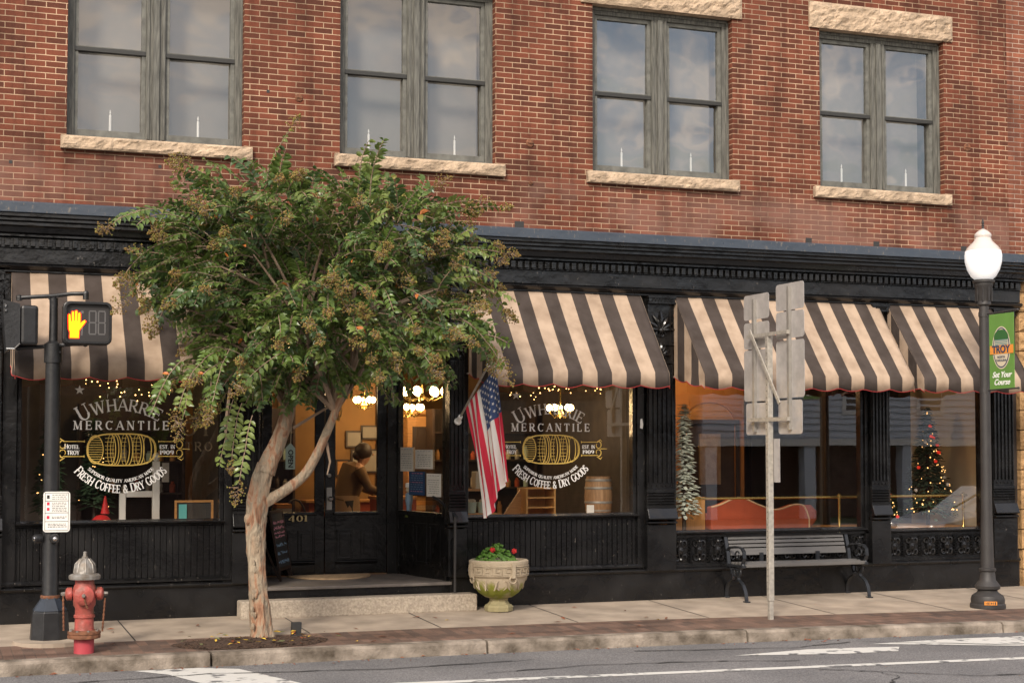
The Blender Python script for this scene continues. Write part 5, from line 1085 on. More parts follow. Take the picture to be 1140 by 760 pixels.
# sprays
def crown_r(d):
    """radius scale of the crown in direction d (unit, ellipsoid space)"""
    f_ = 1+.16*noise.noise((d.x*1.6+3, d.y*1.6, d.z*1.6))+.12*noise.noise((d.x*3.7, d.y*3.7+7, d.z*3.7))
    return f_
lf = [MB() for _ in range(1)][0]; sd_ = MB(); tw = MB()
def leaf_(mb, base, d, nrm, ln, wd):
    d = d.normalized(); s_ = d.cross(nrm).normalized(); n2 = s_.cross(d)
    m1 = base+d*ln*.30+n2*(.05*ln); m2 = base+d*ln*.68+n2*(.02*ln); tip = base+d*ln-n2*(.16*ln)
    f_ = .14*wd
    mb.add([base, m1+s_*wd*.46+n2*f_, m2+s_*wd*.40+n2*f_, tip, m2-s_*wd*.40+n2*f_, m1-s_*wd*.46+n2*f_, m1, m2], [(0, 6, 1), (6, 7, 2, 1), (7, 3, 2), (0, 5, 6), (5, 4, 7, 6), (4, 3, 7)])
def spray(c, d, ln, npair, hue, panicle):
    p = c.copy(); d = d.normalized(); P = [p.copy()]; st_ = ln/npair
    roll = random.uniform(-1, 1)
    for i in range(npair):
        d = (d+Vector((0, 0, -.085))+Vector((random.gauss(0, .05), random.gauss(0, .05), random.gauss(0, .04)))).normalized(); p = p+d*st_; P.append(p.copy())
        sd0 = d.cross(Vector((0, 0, 1)));
        if sd0.length < .1: sd0 = Vector((1, 0, 0))
        sd0.normalize(); up = sd0.cross(d).normalized(); ca, sa = math.cos(roll), math.sin(roll); side_ = sd0*ca+up*sa; upn = up*ca-sd0*sa
        tt = i/npair; L0 = (.074+.032*math.sin(PI*min(1, tt*1.1)))*random.uniform(.6, 1.22)
        for sg in (-1, 1):
            if random.random() < .06: continue
            dd = (side_*sg+d*.55+Vector((random.gauss(0, .15), random.gauss(0, .15), random.gauss(-.12, .18)))).normalized()
            q = random.random(); lf.cur = hue if q > .10 else random.choice([0, 1, 2])
            if q < .010: lf.cur = 3
            if q < .003: lf.cur = 4
            leaf_(lf, p, dd, upn+Vector((random.gauss(0, .25), random.gauss(0, .25), random.gauss(0, .2))), L0, L0*.52)
    tw.tube(P, [.005]*(len(P)-1)+[.0025], 4)
    if panicle:
        n_ = random.randint(60, 110); Lp = random.uniform(.14, .27); ax_ = (d+Vector((0, 0, .15))).normalized(); u = ax_.orthogonal().normalized(); v_ = ax_.cross(u)
        for k in range(n_):
            t = random.random()**.8; rr = Lp*.42*math.sin(PI*min(1, .12+.88*t))*random.uniform(.2, 1); a = random.uniform(0, 2*PI); q = p+ax_*Lp*t+(u*math.cos(a)+v_*math.sin(a))*rr
            sd_.cur = 0 if random.random() < .7 else 1; r_ = random.uniform(.006, .0115)
            sd_.add([q+Vector((r_,0,0)), q+Vector((0,r_,0)), q+Vector((-r_,0,0)), q+Vector((0,-r_,0)), q+Vector((0,0,r_)), q+Vector((0,0,-r_))], [(0,1,4),(1,2,4),(2,3,4),(3,0,4),(1,0,5),(2,1,5),(3,2,5),(0,3,5)])
            if k % 3 == 0: tw.tube([p+ax_*Lp*t*.8, q], .002, 3, False)
random.seed(33)
NS = 1600; made = 0
while made < NS:
    d = Vector((random.gauss(0, 1), random.gauss(0, 1), random.gauss(0, 1))).normalized()
    rr = random.random()**.38
    if d.z < -.62 and rr > .7: continue
    k = crown_r(d)*rr*(1+.10*(2*math.hypot(d.x, d.y)*abs(d.z))**2)
    c_ = CC+Vector((d.x*CR.x, d.y*CR.y, d.z*CR.z))*k*.90
    # gaps
    if noise.noise((c_.x*1.5, c_.y*1.5, c_.z*1.5+4)) < -.14: continue
    if c_.x > 5.0 and c_.z < 3.0: continue
    if c_.x < 2.45 and c_.z < 3.55: continue
    if c_.x < 2.75 and 2.75 < c_.z < 3.3: continue
    if c_.z < 2.15+.25*noise.noise((c_.x*2, c_.y, 0)) + (.50 if c_.x > 4.1 else 0): continue
    out = (Vector((d.x, d.y, d.z*.6+.12))+Vector((random.gauss(0, .45), random.gauss(0, .45), random.gauss(0, .35)))).normalized()
    hue = random.choices([0, 1, 2], [.45, .25, .30])[0]
    spray(c_, out, random.uniform(.28, .48), random.randint(6, 9), hue, rr > .76 and random.random() < .25); made += 1
# long stray shoots at the outline
for (x, z_, dx, dz, dy) in ((5.15, 3.95, .75, .55, -.2), (5.25, 3.6, .8, .1, -.3), (5.2, 3.35, .85, -.35, -.2), (4.7, 4.35, .9, .35, -.2), (2.35, 4.15, -.6, .25, -.3), (2.45, 3.85, -.8, -.1, -.3), (2.6, 3.55, -.6, -.2, -.2), (3.3, 4.45, -.05, .7, -.2), (4.25, 4.42, -.05, .75, -.2), (2.5, 2.7, -.6, -.5, -.3), (3.0, 2.3, -.3, -.7, -.3), (5.3, 3.25, .7, -.3, -.3), (2.75, 2.9, -.4, -.6, -.3), (5.0, 4.25, .7, .5, -.2), (2.9, 4.3, -.3, .5, -.1)):
    for k in range(3):
        p = Vector((x+random.uniform(-.12, .12), TY+dy*2+random.uniform(-.3, .2), z_+random.uniform(-.1, .1))); spray(p, Vector((dx, dy, dz)), random.uniform(.45, .7), 11, random.choice([0, 1]), random.random() < .6)
cr_ = lf.build('crown', ['leafA', 'leafB', 'leafC', 'leafY', 'leafO'], TR); sd_.build('seed_heads', ['seed', 'leafY'], cr_); tw.build('twigs', 'barkgrey', cr_)
print('leaf faces', len(lf.f))

# ============================================================ FLAG
FP = empty('flag_pole', (5.98, -.08, 2.21), 'pale angled flagpole bracketed to the pilaster beside the entrance', 'flagpole')
p0 = Vector((6.02, -.09, 2.20)); p1 = Vector((6.07, -1.02, 2.83))
MB().lathe(p0, [(.045, 0), (.045, .02), (.03, .03), (.026, .12)], 12, ax=(p1-p0)).build('bracket', 'white', FP, smooth=True)
MB().tube([p0, p1], .013, 8).build('pole', 'galv', FP, smooth=True); MB().ball(p1, .022, 8).build('ball_tip', 'white', FP)
dp = (p1-p0); F0 = p0+dp*.27; F1 = p0+dp*.98
NU, NV = 52, 56; LEN = 1.38
def flagp(u, v):
    """u 0..1 along the pole from wall side to tip, v down the fly"""
    top = F0.lerp(F1, u)
    gather = .20*min(1, v*1.2)**.8; uc = .9
    uu = u+(uc-u)*gather
    p = F0.lerp(F1, uu); drop = LEN*v*(1-.10*(1-u)); zz = top.z*(1-min(1, v*2))+p.z*min(1, v*2)
    fold = .024*min(1, v*3)*math.sin(u*15+v*2.2)+.02*math.sin(u*31+v*3)*min(1, v*2)
    z_ = (top.z-drop) if v < 1e-6 else top.z*(1)-drop-(.10*v*math.sin(u*5+.5))
    return Vector((p.x+.05+(u-.5)*.10+fold*1.0+.17*v*(1), p.y+fold*.5, z_))
FL = empty('flag', tuple(F0), 'stars and stripes flag hanging in folds from the angled pole by the entrance', 'flag')
v = []; f = []; mi = []
for j in range(NV+1):
    for i in range(NU+1): v.append(tuple(flagp(i/NU, j/NV)-F0))
for j in range(NV):
    for i in range(NU):
        f.append((j*(NU+1)+i, j*(NU+1)+i+1, (j+1)*(NU+1)+i+1, (j+1)*(NU+1)+i)); s_ = int(i/(NU/13)); u = (i+.5)/NU
        mi.append(2 if (u > 6/13 and j/NV < .385) else (0 if s_ % 2 == 0 else 1))
me = bpy.data.meshes.new('cloth'); me.from_pydata(v, [], f)
for k in ('flagred', 'flagwhite', 'flagblue'): me.materials.append(MT[k])
me.polygons.foreach_set('material_index', mi); me.polygons.foreach_set('use_smooth', [True]*len(f)); fo = bpy.data.objects.new('cloth', me); C.objects.link(fo); fo.parent = FL; WL[fo.name] = F0.copy()
o = MB()
for r_ in range(9):
    for c_ in range(11):
        if (r_+c_) % 2: continue
        u0 = 6/13+.035+(1-6/13-.07)*(r_)/8; v0 = .028+.33*c_/10
        for sg in (-1, 1):
            pc = flagp(u0, v0); e1 = (flagp(u0+.01, v0)-pc).normalized(); e2 = (flagp(u0, v0+.01)-pc).normalized(); nn = e1.cross(e2).normalized()*.004*sg
            o.quad(*[pc+nn+(e1*math.cos(R(90+36*k))+e2*math.sin(R(90+36*k)))*(.021 if k % 2 == 0 else .009) for k in range(10)])
o.build('stars', 'flagwhite', FL)

# ============================================================ ENTRANCE THINGS
# A-board
E_ = empty('sandwich_board', (4.12, .75, ZP), 'tall narrow chalkboard sign leaning beside the left door with pink and blue chalk', 'sign')
pA, pB = Vector((4.08, .72, 0)), Vector((4.36, 1.30, 0)); d = (pB-pA).normalized(); nb = Vector((d.y, -d.x, 0))
up_ = Vector((-.17, -.02, 1)).normalized()
def ab(u, h_, t=0): return pA+d*u+up_*h_+nb*t+Vector((0, 0, ZP))
Wd = (pB-pA).length*.92
o = MB()
for u in (0, Wd): o.obox(ab(u, .42), d, nb, up_, .014, .012, .42)
for h_ in (.83, .14): o.obox(ab(Wd/2, h_), d, nb, up_, Wd/2-.014, .011, .018)
o.build('frame', 'darkwood', E_)
MB().obox(ab(Wd/2, .485), d, nb, up_, Wd/2-.016, .004, .325).build('chalk_panel', 'charcoal', E_)
o = MB()
for u in (0.01, Wd-.01): o.obox(ab(u, .42)-nb*.12, d, nb, (up_-nb*.25).normalized(), .012, .010, .42)
o.build('rear_leg', 'darkwood', E_)
Bm = Matrix(((d.x, up_.x, nb.x, 0), (d.y, up_.y, nb.y, 0), (d.z, up_.z, nb.z, 0), (0, 0, 0, 1)))
random.seed(9)
def scrib(h_, rows, m, name, big=.03):
    o = MB()
    for r_ in range(rows):
        u = .05
        while u < Wd-.06:
            c0 = ab(u, h_-r_*big*1.3, .006); pts = [c0+d*(.012*k)+up_*random.uniform(-big*.42, big*.42) for k in range(4)]; o.tube(pts, .0045, 4, False); u += random.uniform(.045, .065)
    o.build(name, m, E_)
scrib(.70, 2, 'pink', 'chalk_writing', .05); scrib(.575, 2, 'pink', 'chalk_writing', .035); scrib(.43, 1, 'chalkblue', 'chalk_writing', .05); scrib(.33, 1, 'chalkblue', 'chalk_writing', .05); scrib(.225, 1, 'chalkblue', 'chalk_writing', .06)
# OPEN tag on the left door
ty = YD-.03; tx, tz = 4.335, 1.79
E_ = empty('open_tag', (tx, ty, tz), 'pale green tag reading OPEN hung by a cord on the left door', 'sign')
o = MB(); o.prism([(tx-.06, tz-.16), (tx+.06, tz-.16), (tx+.06, tz+.10), (tx, tz+.165), (tx-.06, tz+.10)], (0, .008, 0), lambda a, b_: (a, ty, b_)); o.build('tag_board', 'mint', E_)
fonttext('OPEN', .085, 'charcoal', E_, 'tag_text', Matrix.Translation((tx, ty-.003, tz-.03)) @ FACE_S @ Matrix.Rotation(R(-90), 4, 'Z'), bold=.002)
MB().tube([(tx, ty, tz+.15), (tx+.01, ty, tz+.40)], .006, 5).build('cord', 'cream', E_)
# papers on the right sidelight
def on_side(px0, px1, z0, z1, off=.0):
    t = lambda p: (498.7-p)/56.8*LR
    a = aR+dR*t(px1)+nR*off; b_ = aR+dR*t(px0)+nR*off; return (a, b_, z0, z1)
def notice(px0, px1, z0, z1, m, label, extra=None):
    a, b_, z0, z1 = on_side(px0, px1, z0, z1, -.008); E = empty('window_notice', ((a.x+b_.x)/2, (a.y+b_.y)/2, z0), label, 'notice', 'notices taped inside the side window')
    MB().add([(a.x, a.y, z0), (b_.x, b_.y, z0), (b_.x, b_.y, z1), (a.x, a.y, z1)], [(0, 1, 2, 3)]).build('sheet', m, E)
    o = MB(); w_ = (b_-a); random.seed(int(px0)); o2 = MB()
    rows = 9
    for r_ in range(rows):
        if r_ in (1,) and m == 'paper': continue
        zz = z1-(z1-z0)*(r_+1)/(rows+1.5); u = .12
        while u < .85:
            l_ = random.uniform(.05, .18); q = a+w_*u+nR*.003; q2 = a+w_*min(u+l_, .88)+nR*.003; hh = .004 if m == 'paper' else .009; (o if r_ % 4 else o2).add([(q.x, q.y, zz), (q2.x, q2.y, zz), (q2.x, q2.y, zz+hh), (q.x, q.y, zz+hh)], [(0, 1, 2, 3)]); u += l_+.05
    o.build('print', 'charcoal' if m == 'paper' else 'chalkblue', E); o2.build('heading', 'charcoal' if m == 'paper' else 'pink', E)
notice(444, 460, 1.60, 1.90, 'paper', 'tall white notice, upper left of the four on the side window'); notice(462, 482, 1.635, 1.87, 'paper', 'square white notice, upper right of the four on the side window')
notice(455, 473, 1.31, 1.60, 'blueposter', 'dark blue poster with pink heading on the side window'); notice(475, 491, 1.30, 1.58, 'paper', 'white notice beside the blue poster, lower right of the four')
# figurine
fx, fy = 5.70, 1.15
E_ = empty('wooden_figurine', (fx, fy, 1.05), 'small standing figurine in blue coat and white hat inside the side window', 'figurine')
MB().lathe((fx+.10, fy, 1.05), [(.035, 0), (.035, .12), (.04, .13), (.05, .20), (.045, .27), (.02, .29)], 12).build('body', 'chalkblue', E_, smooth=True)
MB().ball((fx+.10, fy, 1.37), .045, 10).build('head', 'cream', E_, smooth=True); MB().lathe((fx+.10, fy, 1.40), [(.05, 0), (.045, .05), (.01, .06)], 12).build('hat', 'white', E_)
MB().lathe((fx+.10, fy, 1.03), [(.055, 0), (.05, .02)], 12).build('stand', 'moss', E_)
MB().box(5.84, 6.1, .95, 1.38, 0.27, 1.03).build('side_shelf', 'oak', B)

# ============================================================ SHOP INTERIOR THINGS
def bulb_lamp(x, y, z_, e, col=(1, .66, .34), r_=.08):
    l_ = bpy.data.lights.new('lamp_glow', 'POINT'); l_.energy = e; l_.color = col; l_.shadow_soft_size = r_; q = bpy.data.objects.new('lamp_glow', l_); C.objects.link(q); q.location = (x, y, z_); return q
def chandelier(x, y, z_, n, rad, label, e):
    E = empty('chandelier', (x, y, z_), label, 'chandelier', 'lit chandeliers inside the shop')
    o = MB(); o.tube([(x, y, z_), (x, y, 3.94)], .012, 6); o.lathe((x, y, z_-.06), [(.02, 0), (.05, .04), (.02, .1)], 10)
    for k in range(n): a = 2*PI*k/n; o.tube([(x, y, z_), (x+rad*.5*math.cos(a), y+rad*.5*math.sin(a), z_-.07), (x+rad*math.cos(a), y+rad*math.sin(a), z_)], .009, 5)
    o.build('arms', 'brass', E)
    for k in range(n): a = 2*PI*k/n; MB().ball((x+rad*math.cos(a), y+rad*math.sin(a), z_+.06), .062 if rad > .3 else .042, 10, (1, 1, 1.1)).build('lamp_globe', 'globe', E, smooth=True)
    q = bulb_lamp(x, y, z_-.18, e); q.parent = E; q.location = (0, 0, -.18)
chandelier(7.94, 1.35, 2.36, 5, .15, 'lit chandelier seen through the shop window with the barrel emblem, centre', 6)
chandelier(6.63, 3.25, 2.62, 9, .34, 'large lit chandelier above, seen through the side window of the entrance', 14)
chandelier(6.23, 2.55, 2.38, 6, .17, 'lower lit chandelier seen through the side window of the entrance', 7)
chandelier(4.55, 3.4, 2.75, 5, .16, 'small lit chandelier seen through the left door leaf', 7)
chandelier(6.0, 4.0, 2.52, 5, .13, 'small lit chandelier seen through the right door leaf', 4)
chandelier(2.2, 2.0, 3.15, 4, .15, 'small lit chandelier inside the left shop window', 7)
chandelier(10.2, 1.9, 3.2, 5, .18, 'lit chandelier inside the gallery window behind the awning', 26)
chandelier(5.2, 4.8, 3.3, 5, .18, 'high lit chandelier at the back of the shop above the door', 5)

def string_lights(pts, n, label, seed):
    random.seed(seed); o = MB(); P = [Vector(p) for p in pts]; Q, _ = wob(P, [.003]*len(P), 8); o.tube(Q, .003, 4)
    o.cur = 1
    for k in range(n): q = random.choice(Q)+Vector((random.gauss(0, .05), random.gauss(0, .03), random.gauss(0, .035))); o.ball(q, random.uniform(.005, .009), 5)
    thing(o, 'string_lights', ['needle', 'bulb'], label, 'string lights', 'string lights along the window heads')
string_lights([(6.5, .25, 2.60), (7.0, .25, 2.55), (7.5, .25, 2.66), (8.1, .25, 2.62)], 46, 'warm string lights along the head of the window by the flag', 1)
string_lights([(1.7, .25, 2.66), (2.1, .25, 2.55), (2.5, .25, 2.50), (3.0, .25, 2.62)], 34, 'warm string lights along the head of the left shop window', 2)
string_lights([(6.25, .5, 2.35), (6.4, .5, 2.30), (6.55, .5, 2.40)], 8, 'short string of warm lights behind the flag', 3)
# shelf unit
E_ = empty('wooden_shelf_unit', (7.3, .5, 1.03), 'open yellow wood shelf box standing in the window under the lettering', 'shelf'); o = MB()
o.box(7.05, 7.07, .3, .62, 1.03, 1.40); o.box(7.42, 7.44, .3, .62, 1.03, 1.40); o.box(7.07, 7.42, .6, .62, 1.03, 1.40); o.build('carcass', 'yellowwood', E_)
for zz in (1.03, 1.15, 1.27, 1.385): MB().box(7.071, 7.419, .3, .599, zz, zz+.015).build('shelf', 'yellowwood', E_)
MB().prism([(6.78, 1.03), (7.04, 1.03), (7.04, 1.40)], (0, .02, 0), lambda a, b_: (a, .45, b_)).build('sloped_side', 'oak', E_)
# barrel
E_ = empty('wooden_barrel', (8.13, .55, 1.03), 'upright wooden barrel in the window at the right of the lettering', 'barrel')
MB().lathe((8.13, .55, 1.03), [(.15, 0), (.17, .1), (.18, .25), (.17, .4), (.15, .5), (.135, .5), (.135, .485)], 22).build('staves', 'barrelwood', E_, smooth=True)
for zz, r_ in ((.06, .165), (.16, .178), (.34, .177), (.44, .164)): MB().lathe((8.13, .55, 1.03), [(r_, zz), (r_+.003, zz+.015), (r_, zz+.03)], 22).build('hoop', 'steel', E_, smooth=True)
thing(MB().box(7.86, 7.96, .30, .305, 1.035, 1.18), 'white_card', 'paper', 'small white card standing in front of the barrel', 'card')
for x, lb_ in ((6.44, 'left mint bucket on the window shelf behind the flag'), (6.58, 'right mint bucket on the window shelf behind the flag')):
    E_ = empty('bucket', (x, .6, 1.09), lb_, 'bucket', 'mint buckets in the window'); MB().lathe((x, .6, 1.09), [(.05, 0), (.065, .13), (.068, .135), (.05, .13)], 16).build('pail', 'mint', E_, smooth=True)
    o = MB(); random.seed(int(x*10))
    for k in range(7): o.ball((x+random.uniform(-.04, .04), .6+random.uniform(-.04, .04), 1.235), .026, 7)
    o.build('wrapped_soaps', 'cream', E_)
thing(MB().box(6.33, 6.80, .48, .74, 1.035, 1.085), 'display_tray', 'oak', 'low wooden tray under the mint buckets', 'tray')
o = MB(); o.box(6.22, 6.76, .6, .85, 1.36, 1.385); thing(o, 'glass_shelf', 'oak', 'narrow wooden shelf at the left of the window by the flag', 'shelf')
thing(MB().box(6.50, 6.68, .62, .78, 1.386, 1.60), 'carton', 'cream', 'cream carton on the narrow shelf behind the flag', 'box', bevel=.006)
random.seed(40)
def jars(x0, x1, y, z_, n, tagl):
    for k in range(n):
        x = x0+(x1-x0)*(k+.5)/n; h_ = random.uniform(.10, .2)
        m = random.choice(['cream', 'oak', 'mint', 'darkwood', 'sofa', 'galv'])
        tag(MB().lathe((x, y, z_), [(.035, 0), (.038, .01), (.038, h_*.7), (.02, h_*.85), (.022, h_)], 10).build('jar', m, smooth=True), tagl, 'jar', 'jars and bottles on the shop shelves')
def shelving(x0, x1, y, label, zs=(.9, 1.3, 1.7, 2.1), m='darkwood'):
    E = empty('shelving', ((x0+x1)/2, y, .27), label, 'shelving'); o = MB(); o.box(x0, x0+.03, y, y+.3, .27, zs[-1]+.35); o.box(x1-.03, x1, y, y+.3, .27, zs[-1]+.35); o.box(x0, x1, y+.3, y+.32, .27, zs[-1]+.35); o.build('case', m, E)
    for zz in zs: MB().box(x0+.031, x1-.031, y, y+.299, zz, zz+.025).build('shelf', m, E)
shelving(6.9, 8.5, 3.6, 'dark shelving with jars behind the barrel window'); shelving(1.9, 3.2, 2.4, 'dark shelving behind the left shop window')
for zz in (.925, 1.325, 1.725): jars(6.95, 8.45, 3.75, zz, 11, 'jar or bottle on the dark shelving behind the barrel window')
for zz in (1.325, 1.725): jars(1.95, 3.15, 2.55, zz, 8, 'jar or bottle on the dark shelving behind the left window')
shelving(4.05, 5.0, 4.0, 'dark shelving with goods seen through the left door leaf')
for zz in (.925, 1.325, 1.725): jars(4.1, 4.95, 4.12, zz, 7, 'jar or bottle on the dark shelving behind the left door leaf')
# white gate post display in the left window
E_ = empty('display_fence', (2.6, .6, 1.04), 'white picket gate section with round finial in the left shop window', 'fence'); o = MB()
o.box(2.55, 2.63, .55, .62, 1.04, 1.74); o.box(2.18, 2.25, .55, .62, 1.04, 1.38); o.box(2.251, 2.549, .57, .60, 1.33, 1.40); o.build('posts', 'white', E_, bevel=.006); MB().ball((2.59, .585, 1.79), .045, 10, (1, 1, 1.2)).build('finial', 'white', E_, smooth=True)
MB().box(2.66, 2.74, .6, .61, 1.5, 1.72).build('hanging_sign', 'galv', E_)
E_ = empty('small_chalkboard', (2.98, .4, 1.04), 'small wood framed chalkboard in the left window corner', 'sign'); o = MB(); frame_rect(o, 2.80, 3.19, 1.06, 1.27, .025, .38, .41); o.build('frame', 'oak', E_); MB().box(2.80, 3.19, .395, .41, 1.06, 1.27).build('slate', 'charcoal', E_); MB().box(2.82, 2.91, .37, .379, 1.075, 1.25).build('teal_card', 'tealcard', E_)
E_ = empty('toy_gnome', (2.02, .45, 1.04), 'red felt figure with pointed hat in the left shop window', 'toy'); MB().lathe((1.97, .45, 1.04), [(.12, 0), (.115, .04), (.06, .09), (.02, .10)], 16).build('skirt', 'red', E_, smooth=True); MB().lathe((2.02, .55, 1.15), [(.05, 0), (.03, .1), (.008, .2)], 10).build('hat', 'red', E_, smooth=True)
# ghost lettering on inner glass
o = MB(); line_text(o, 'OT', 2.98, 2.03, .16, .14, width=.34, sp=.2); line_text(o, 'TRO', 3.0, 1.86, .10, .14, width=.30, sp=.3); o.build('faded_lettering', 'ghost', wA)

mat('bulbdim', (1, .8, .4), .5, emit=(1, .5, .16), estr=2.2)
def xmas_tree(x, y, z0, h, r_, m, label, lights, seed, nball=0, garland=True):
    random.seed(seed); E = empty('christmas_tree', (x, y, z0), label, 'christmas tree'); o = MB()
    for k in range(int(900*r_/.3)):
        t = random.random()**.7; zz = z0+.12*h+.88*h*(1-t)*1.0; rad = r_*t; 
        a = random.uniform(0, 2*PI); q = Vector((math.cos(a), math.sin(a), random.uniform(-.5, .1))); p = Vector((x, y, zz+.05))+q*rad*random.uniform(.3, .8); l_ = random.uniform(.05, .10)
        s_ = q.cross(Vector((0, 0, 1))).normalized()
        for j in range(3): o.add([p+q*l_*j*.3-s_*.028, p+q*l_*(j*.3+.5), p+q*l_*j*.3+s_*.028, p+q*l_*j*.3+Vector((0, 0, .012))], [(0, 1, 3), (3, 1, 2)])
    o.build('branches', m, E); MB().lathe((x, y, z0), [(.03, 0), (.02, h*.9)], 8).build('trunk', 'darkwood', E)
    if lights:
        o = MB()
        for k in range(lights): t = random.random()**.7; a = random.uniform(PI, 2*PI); o.ball((x+r_*t*.9*math.cos(a), y+r_*t*.9*math.sin(a), z0+.12*h+.88*h*(1-t)), random.uniform(.006, .010), 5)
        o.build('fairy_lights', 'bulbdim', E)
    for k in range(nball): t = .15+.85*random.random(); a = random.uniform(PI*1.1, 1.9*PI); MB().ball((x+r_*t*.9*math.cos(a), y+r_*t*.9*math.sin(a), z0+.12*h+.88*h*(1-t)), .026, 8).build('bauble', random.choice(['redball', 'redball', 'flagwhite']), E, smooth=True)
xmas_tree(9.33, .52, .80, 1.62, .22, 'flock', 'slim frosted christmas tree inside the gallery window', 0, 3)
xmas_tree(13.50, 1.1, .80, 1.62, .46, 'needle2', 'lit christmas tree with red baubles behind the bay nearest the lamp', 70, 5, 14)
xmas_tree(12.75, 1.2, .80, .95, .30, 'needle', 'smaller lit christmas tree at the left of the bay nearest the lamp', 45, 6, 5)
xmas_tree(1.42, .6, 1.04, 1.25, .22, 'needle', 'lit green christmas tree behind the pedestrian signal post', 26, 7, 0)
xmas_tree(1.95, 1.0, 1.04, 1.15, .25, 'needle', 'second green christmas tree further in behind the left window lettering', 8, 8, 0)
# sofa
E_ = empty('camelback_sofa', (10.6, 1.0, .8), 'rust orange camelback sofa with cream piping in the gallery window', 'sofa')
def camel(u): return .80+.30+.13*math.exp(-((u-.28)/.17)**2)+.03*math.exp(-((u-.86)/.10)**2)-.18*max(0, (u-.93)/.07)**2-.04*math.exp(-((u-.66)/.12)**2)
pts = [(9.90+1.50*i/40, camel(i/40)) for i in range(41)]
o = MB(); o.prism([(9.90, .805)]+pts+[(11.40, .805)], (0, .14, 0), lambda a, b_: (a, .85, b_)); o.build('back', 'sofa', E_, bevel=.02)
MB().tube([(a, .85, b_) for a, b_ in pts]+[(11.40, .85, .81)], .011, 6).build('piping', 'piping', E_)
MB().box(9.92, 11.38, 1.0, 1.5, .805, 1.0).build('seat', 'sofa', E_, bevel=.03)
MB().lathe((11.5, 1.15, .805), [(.10, 0), (.17, .1), (.17, .22), (.10, .30)], 14).build('armrest', 'sofa', E_, smooth=True)
thing(MB().box(9.40, 9.86, .95, .98, .805, 1.24), 'plywood_sheet', 'yellowwood', 'pale plywood panel standing behind the brass rail by the frosted tree', 'panel')
E_ = empty('brass_rail', (11, .45, .8), 'horizontal brass guard rail on posts running behind the gallery windows', 'rail'); MB().tube([(8.92, .45, 1.235), (13.68, .45, 1.235)], .017, 10).build('rail', 'brass', E_, smooth=True)
for x in (8.98, 11.62, 12.25, 13.62): MB().lathe((x, .45, .80), [(.03, 0), (.017, .03), (.017, .40), (.028, .42), (.028, .46), (.01, .48)], 10).build('rail_post', 'brass', E_, smooth=True)
# pictures on the rear wall, cabinet, stools
random.seed(50)
pl_ = [(5.62, 2.02, .20, .20), (5.86, 2.12, .22, .16), (5.78, 1.70, .36, .30), (6.22, 2.12, .26, .22), (6.22, 1.72, .22, .28), (5.45, 1.6, .16, .2)]
pn_ = ['small framed picture left of the others on the shop back wall', 'small bright framed picture at the top of the back wall group', 'largest dark framed picture in the middle of the back wall group', 'framed picture upper right of the back wall group', 'framed picture lower right of the back wall group', 'narrow framed picture at the lower left of the group']
for (x, z_, w_, h_), lb_ in zip(pl_, pn_):
    x += .95
    x -= .55; E_ = empty('framed_picture', (x, 5.0, z_), lb_, 'picture', 'framed pictures on the shop back wall'); yq = 4.62
    o = MB(); frame_rect(o, x-w_/2, x+w_/2, z_-h_/2, z_+h_/2, .025, yq, yq+.03); o.build('frame', 'darkwood', E_); MB().box(x-w_/2, x+w_/2, yq+.01, yq+.03, z_-h_/2, z_+h_/2).build('print', random.choice(['barkgrey', 'shade', 'oak']), E_)
MB().box(4.9, 6.35, 4.66, 4.76, .27, 3.2).build('shop_partition', 'ochrewall', B)
E_ = empty('tall_cabinet', (6.9, 4.2, .27), 'tall carved oak cabinet seen through the side window', 'cabinet'); o = MB(); o.box(6.65, 7.15, 4.0, 4.4, .27, 2.35); o.profx([(3.94, 2.45), (3.94, 2.38), (4.0, 2.352), (4.46, 2.352), (4.46, 2.45)], 6.6, 7.2); o.build('case', 'oak', E_, bevel=.01); MB().box(6.72, 7.08, 3.98, 3.999, 1.2, 2.2).build('door_panel', 'darkwood', E_)
E_ = empty('wooden_chair', (4.85, 3.2, .27), 'dark bentwood chair inside behind the left door leaf', 'chair'); o = MB(); o.lathe((4.85, 3.2, .72), [(.2, 0), (.2, .03)], 16); o.build('seat', 'darkwood', E_)
for dx, dy in ((-.14, -.14), (.14, -.14), (-.14, .14), (.14, .14)): MB().tube([(4.85+dx, 3.2+dy, .27), (4.85+dx*.9, 3.2+dy*.9, .72)], .014, 6).build('leg', 'darkwood', E_)
MB().tube([(4.85+.19*math.cos(t), 3.36, .74+.45*math.sin(t)) for t in [PI*i/10 for i in range(11)]], .014, 6).build('backrest', 'darkwood', E_)
E_ = empty('display_table', (4.6, 2.6, .27), 'small table stacked with red and orange boxes behind the left door', 'table'); MB().box(4.3, 4.7, 2.3, 2.8, .95, .99).build('top', 'darkwood', E_)
for dx in (4.33, 4.64): MB().box(dx, dx+.03, 2.32, 2.76, .27, .949).build('leg', 'darkwood', E_)
for k, m in enumerate(('sofa', 'cream', 'orange')): thing(MB().box(4.36+k*.01, 4.58, 2.35, 2.6, .992+k*.06, 1.045+k*.06), 'stacked_box', m, ('rust box at the bottom of the stack on the small table', 'cream box in the middle of the stack on the small table', 'orange box on top of the stack on the small table')[k], 'box', 'boxes stacked behind the left door')
E_ = empty('counter', (5.9, 4.2, .27), 'low red brown counter inside behind the person', 'counter'); MB().box(5.2, 6.3, 4.0, 4.5, .27, 1.12).build('cabinet', 'sofa', E_); MB().box(5.15, 6.35, 3.95, 4.55, 1.121, 1.15).build('top', 'oak', E_)

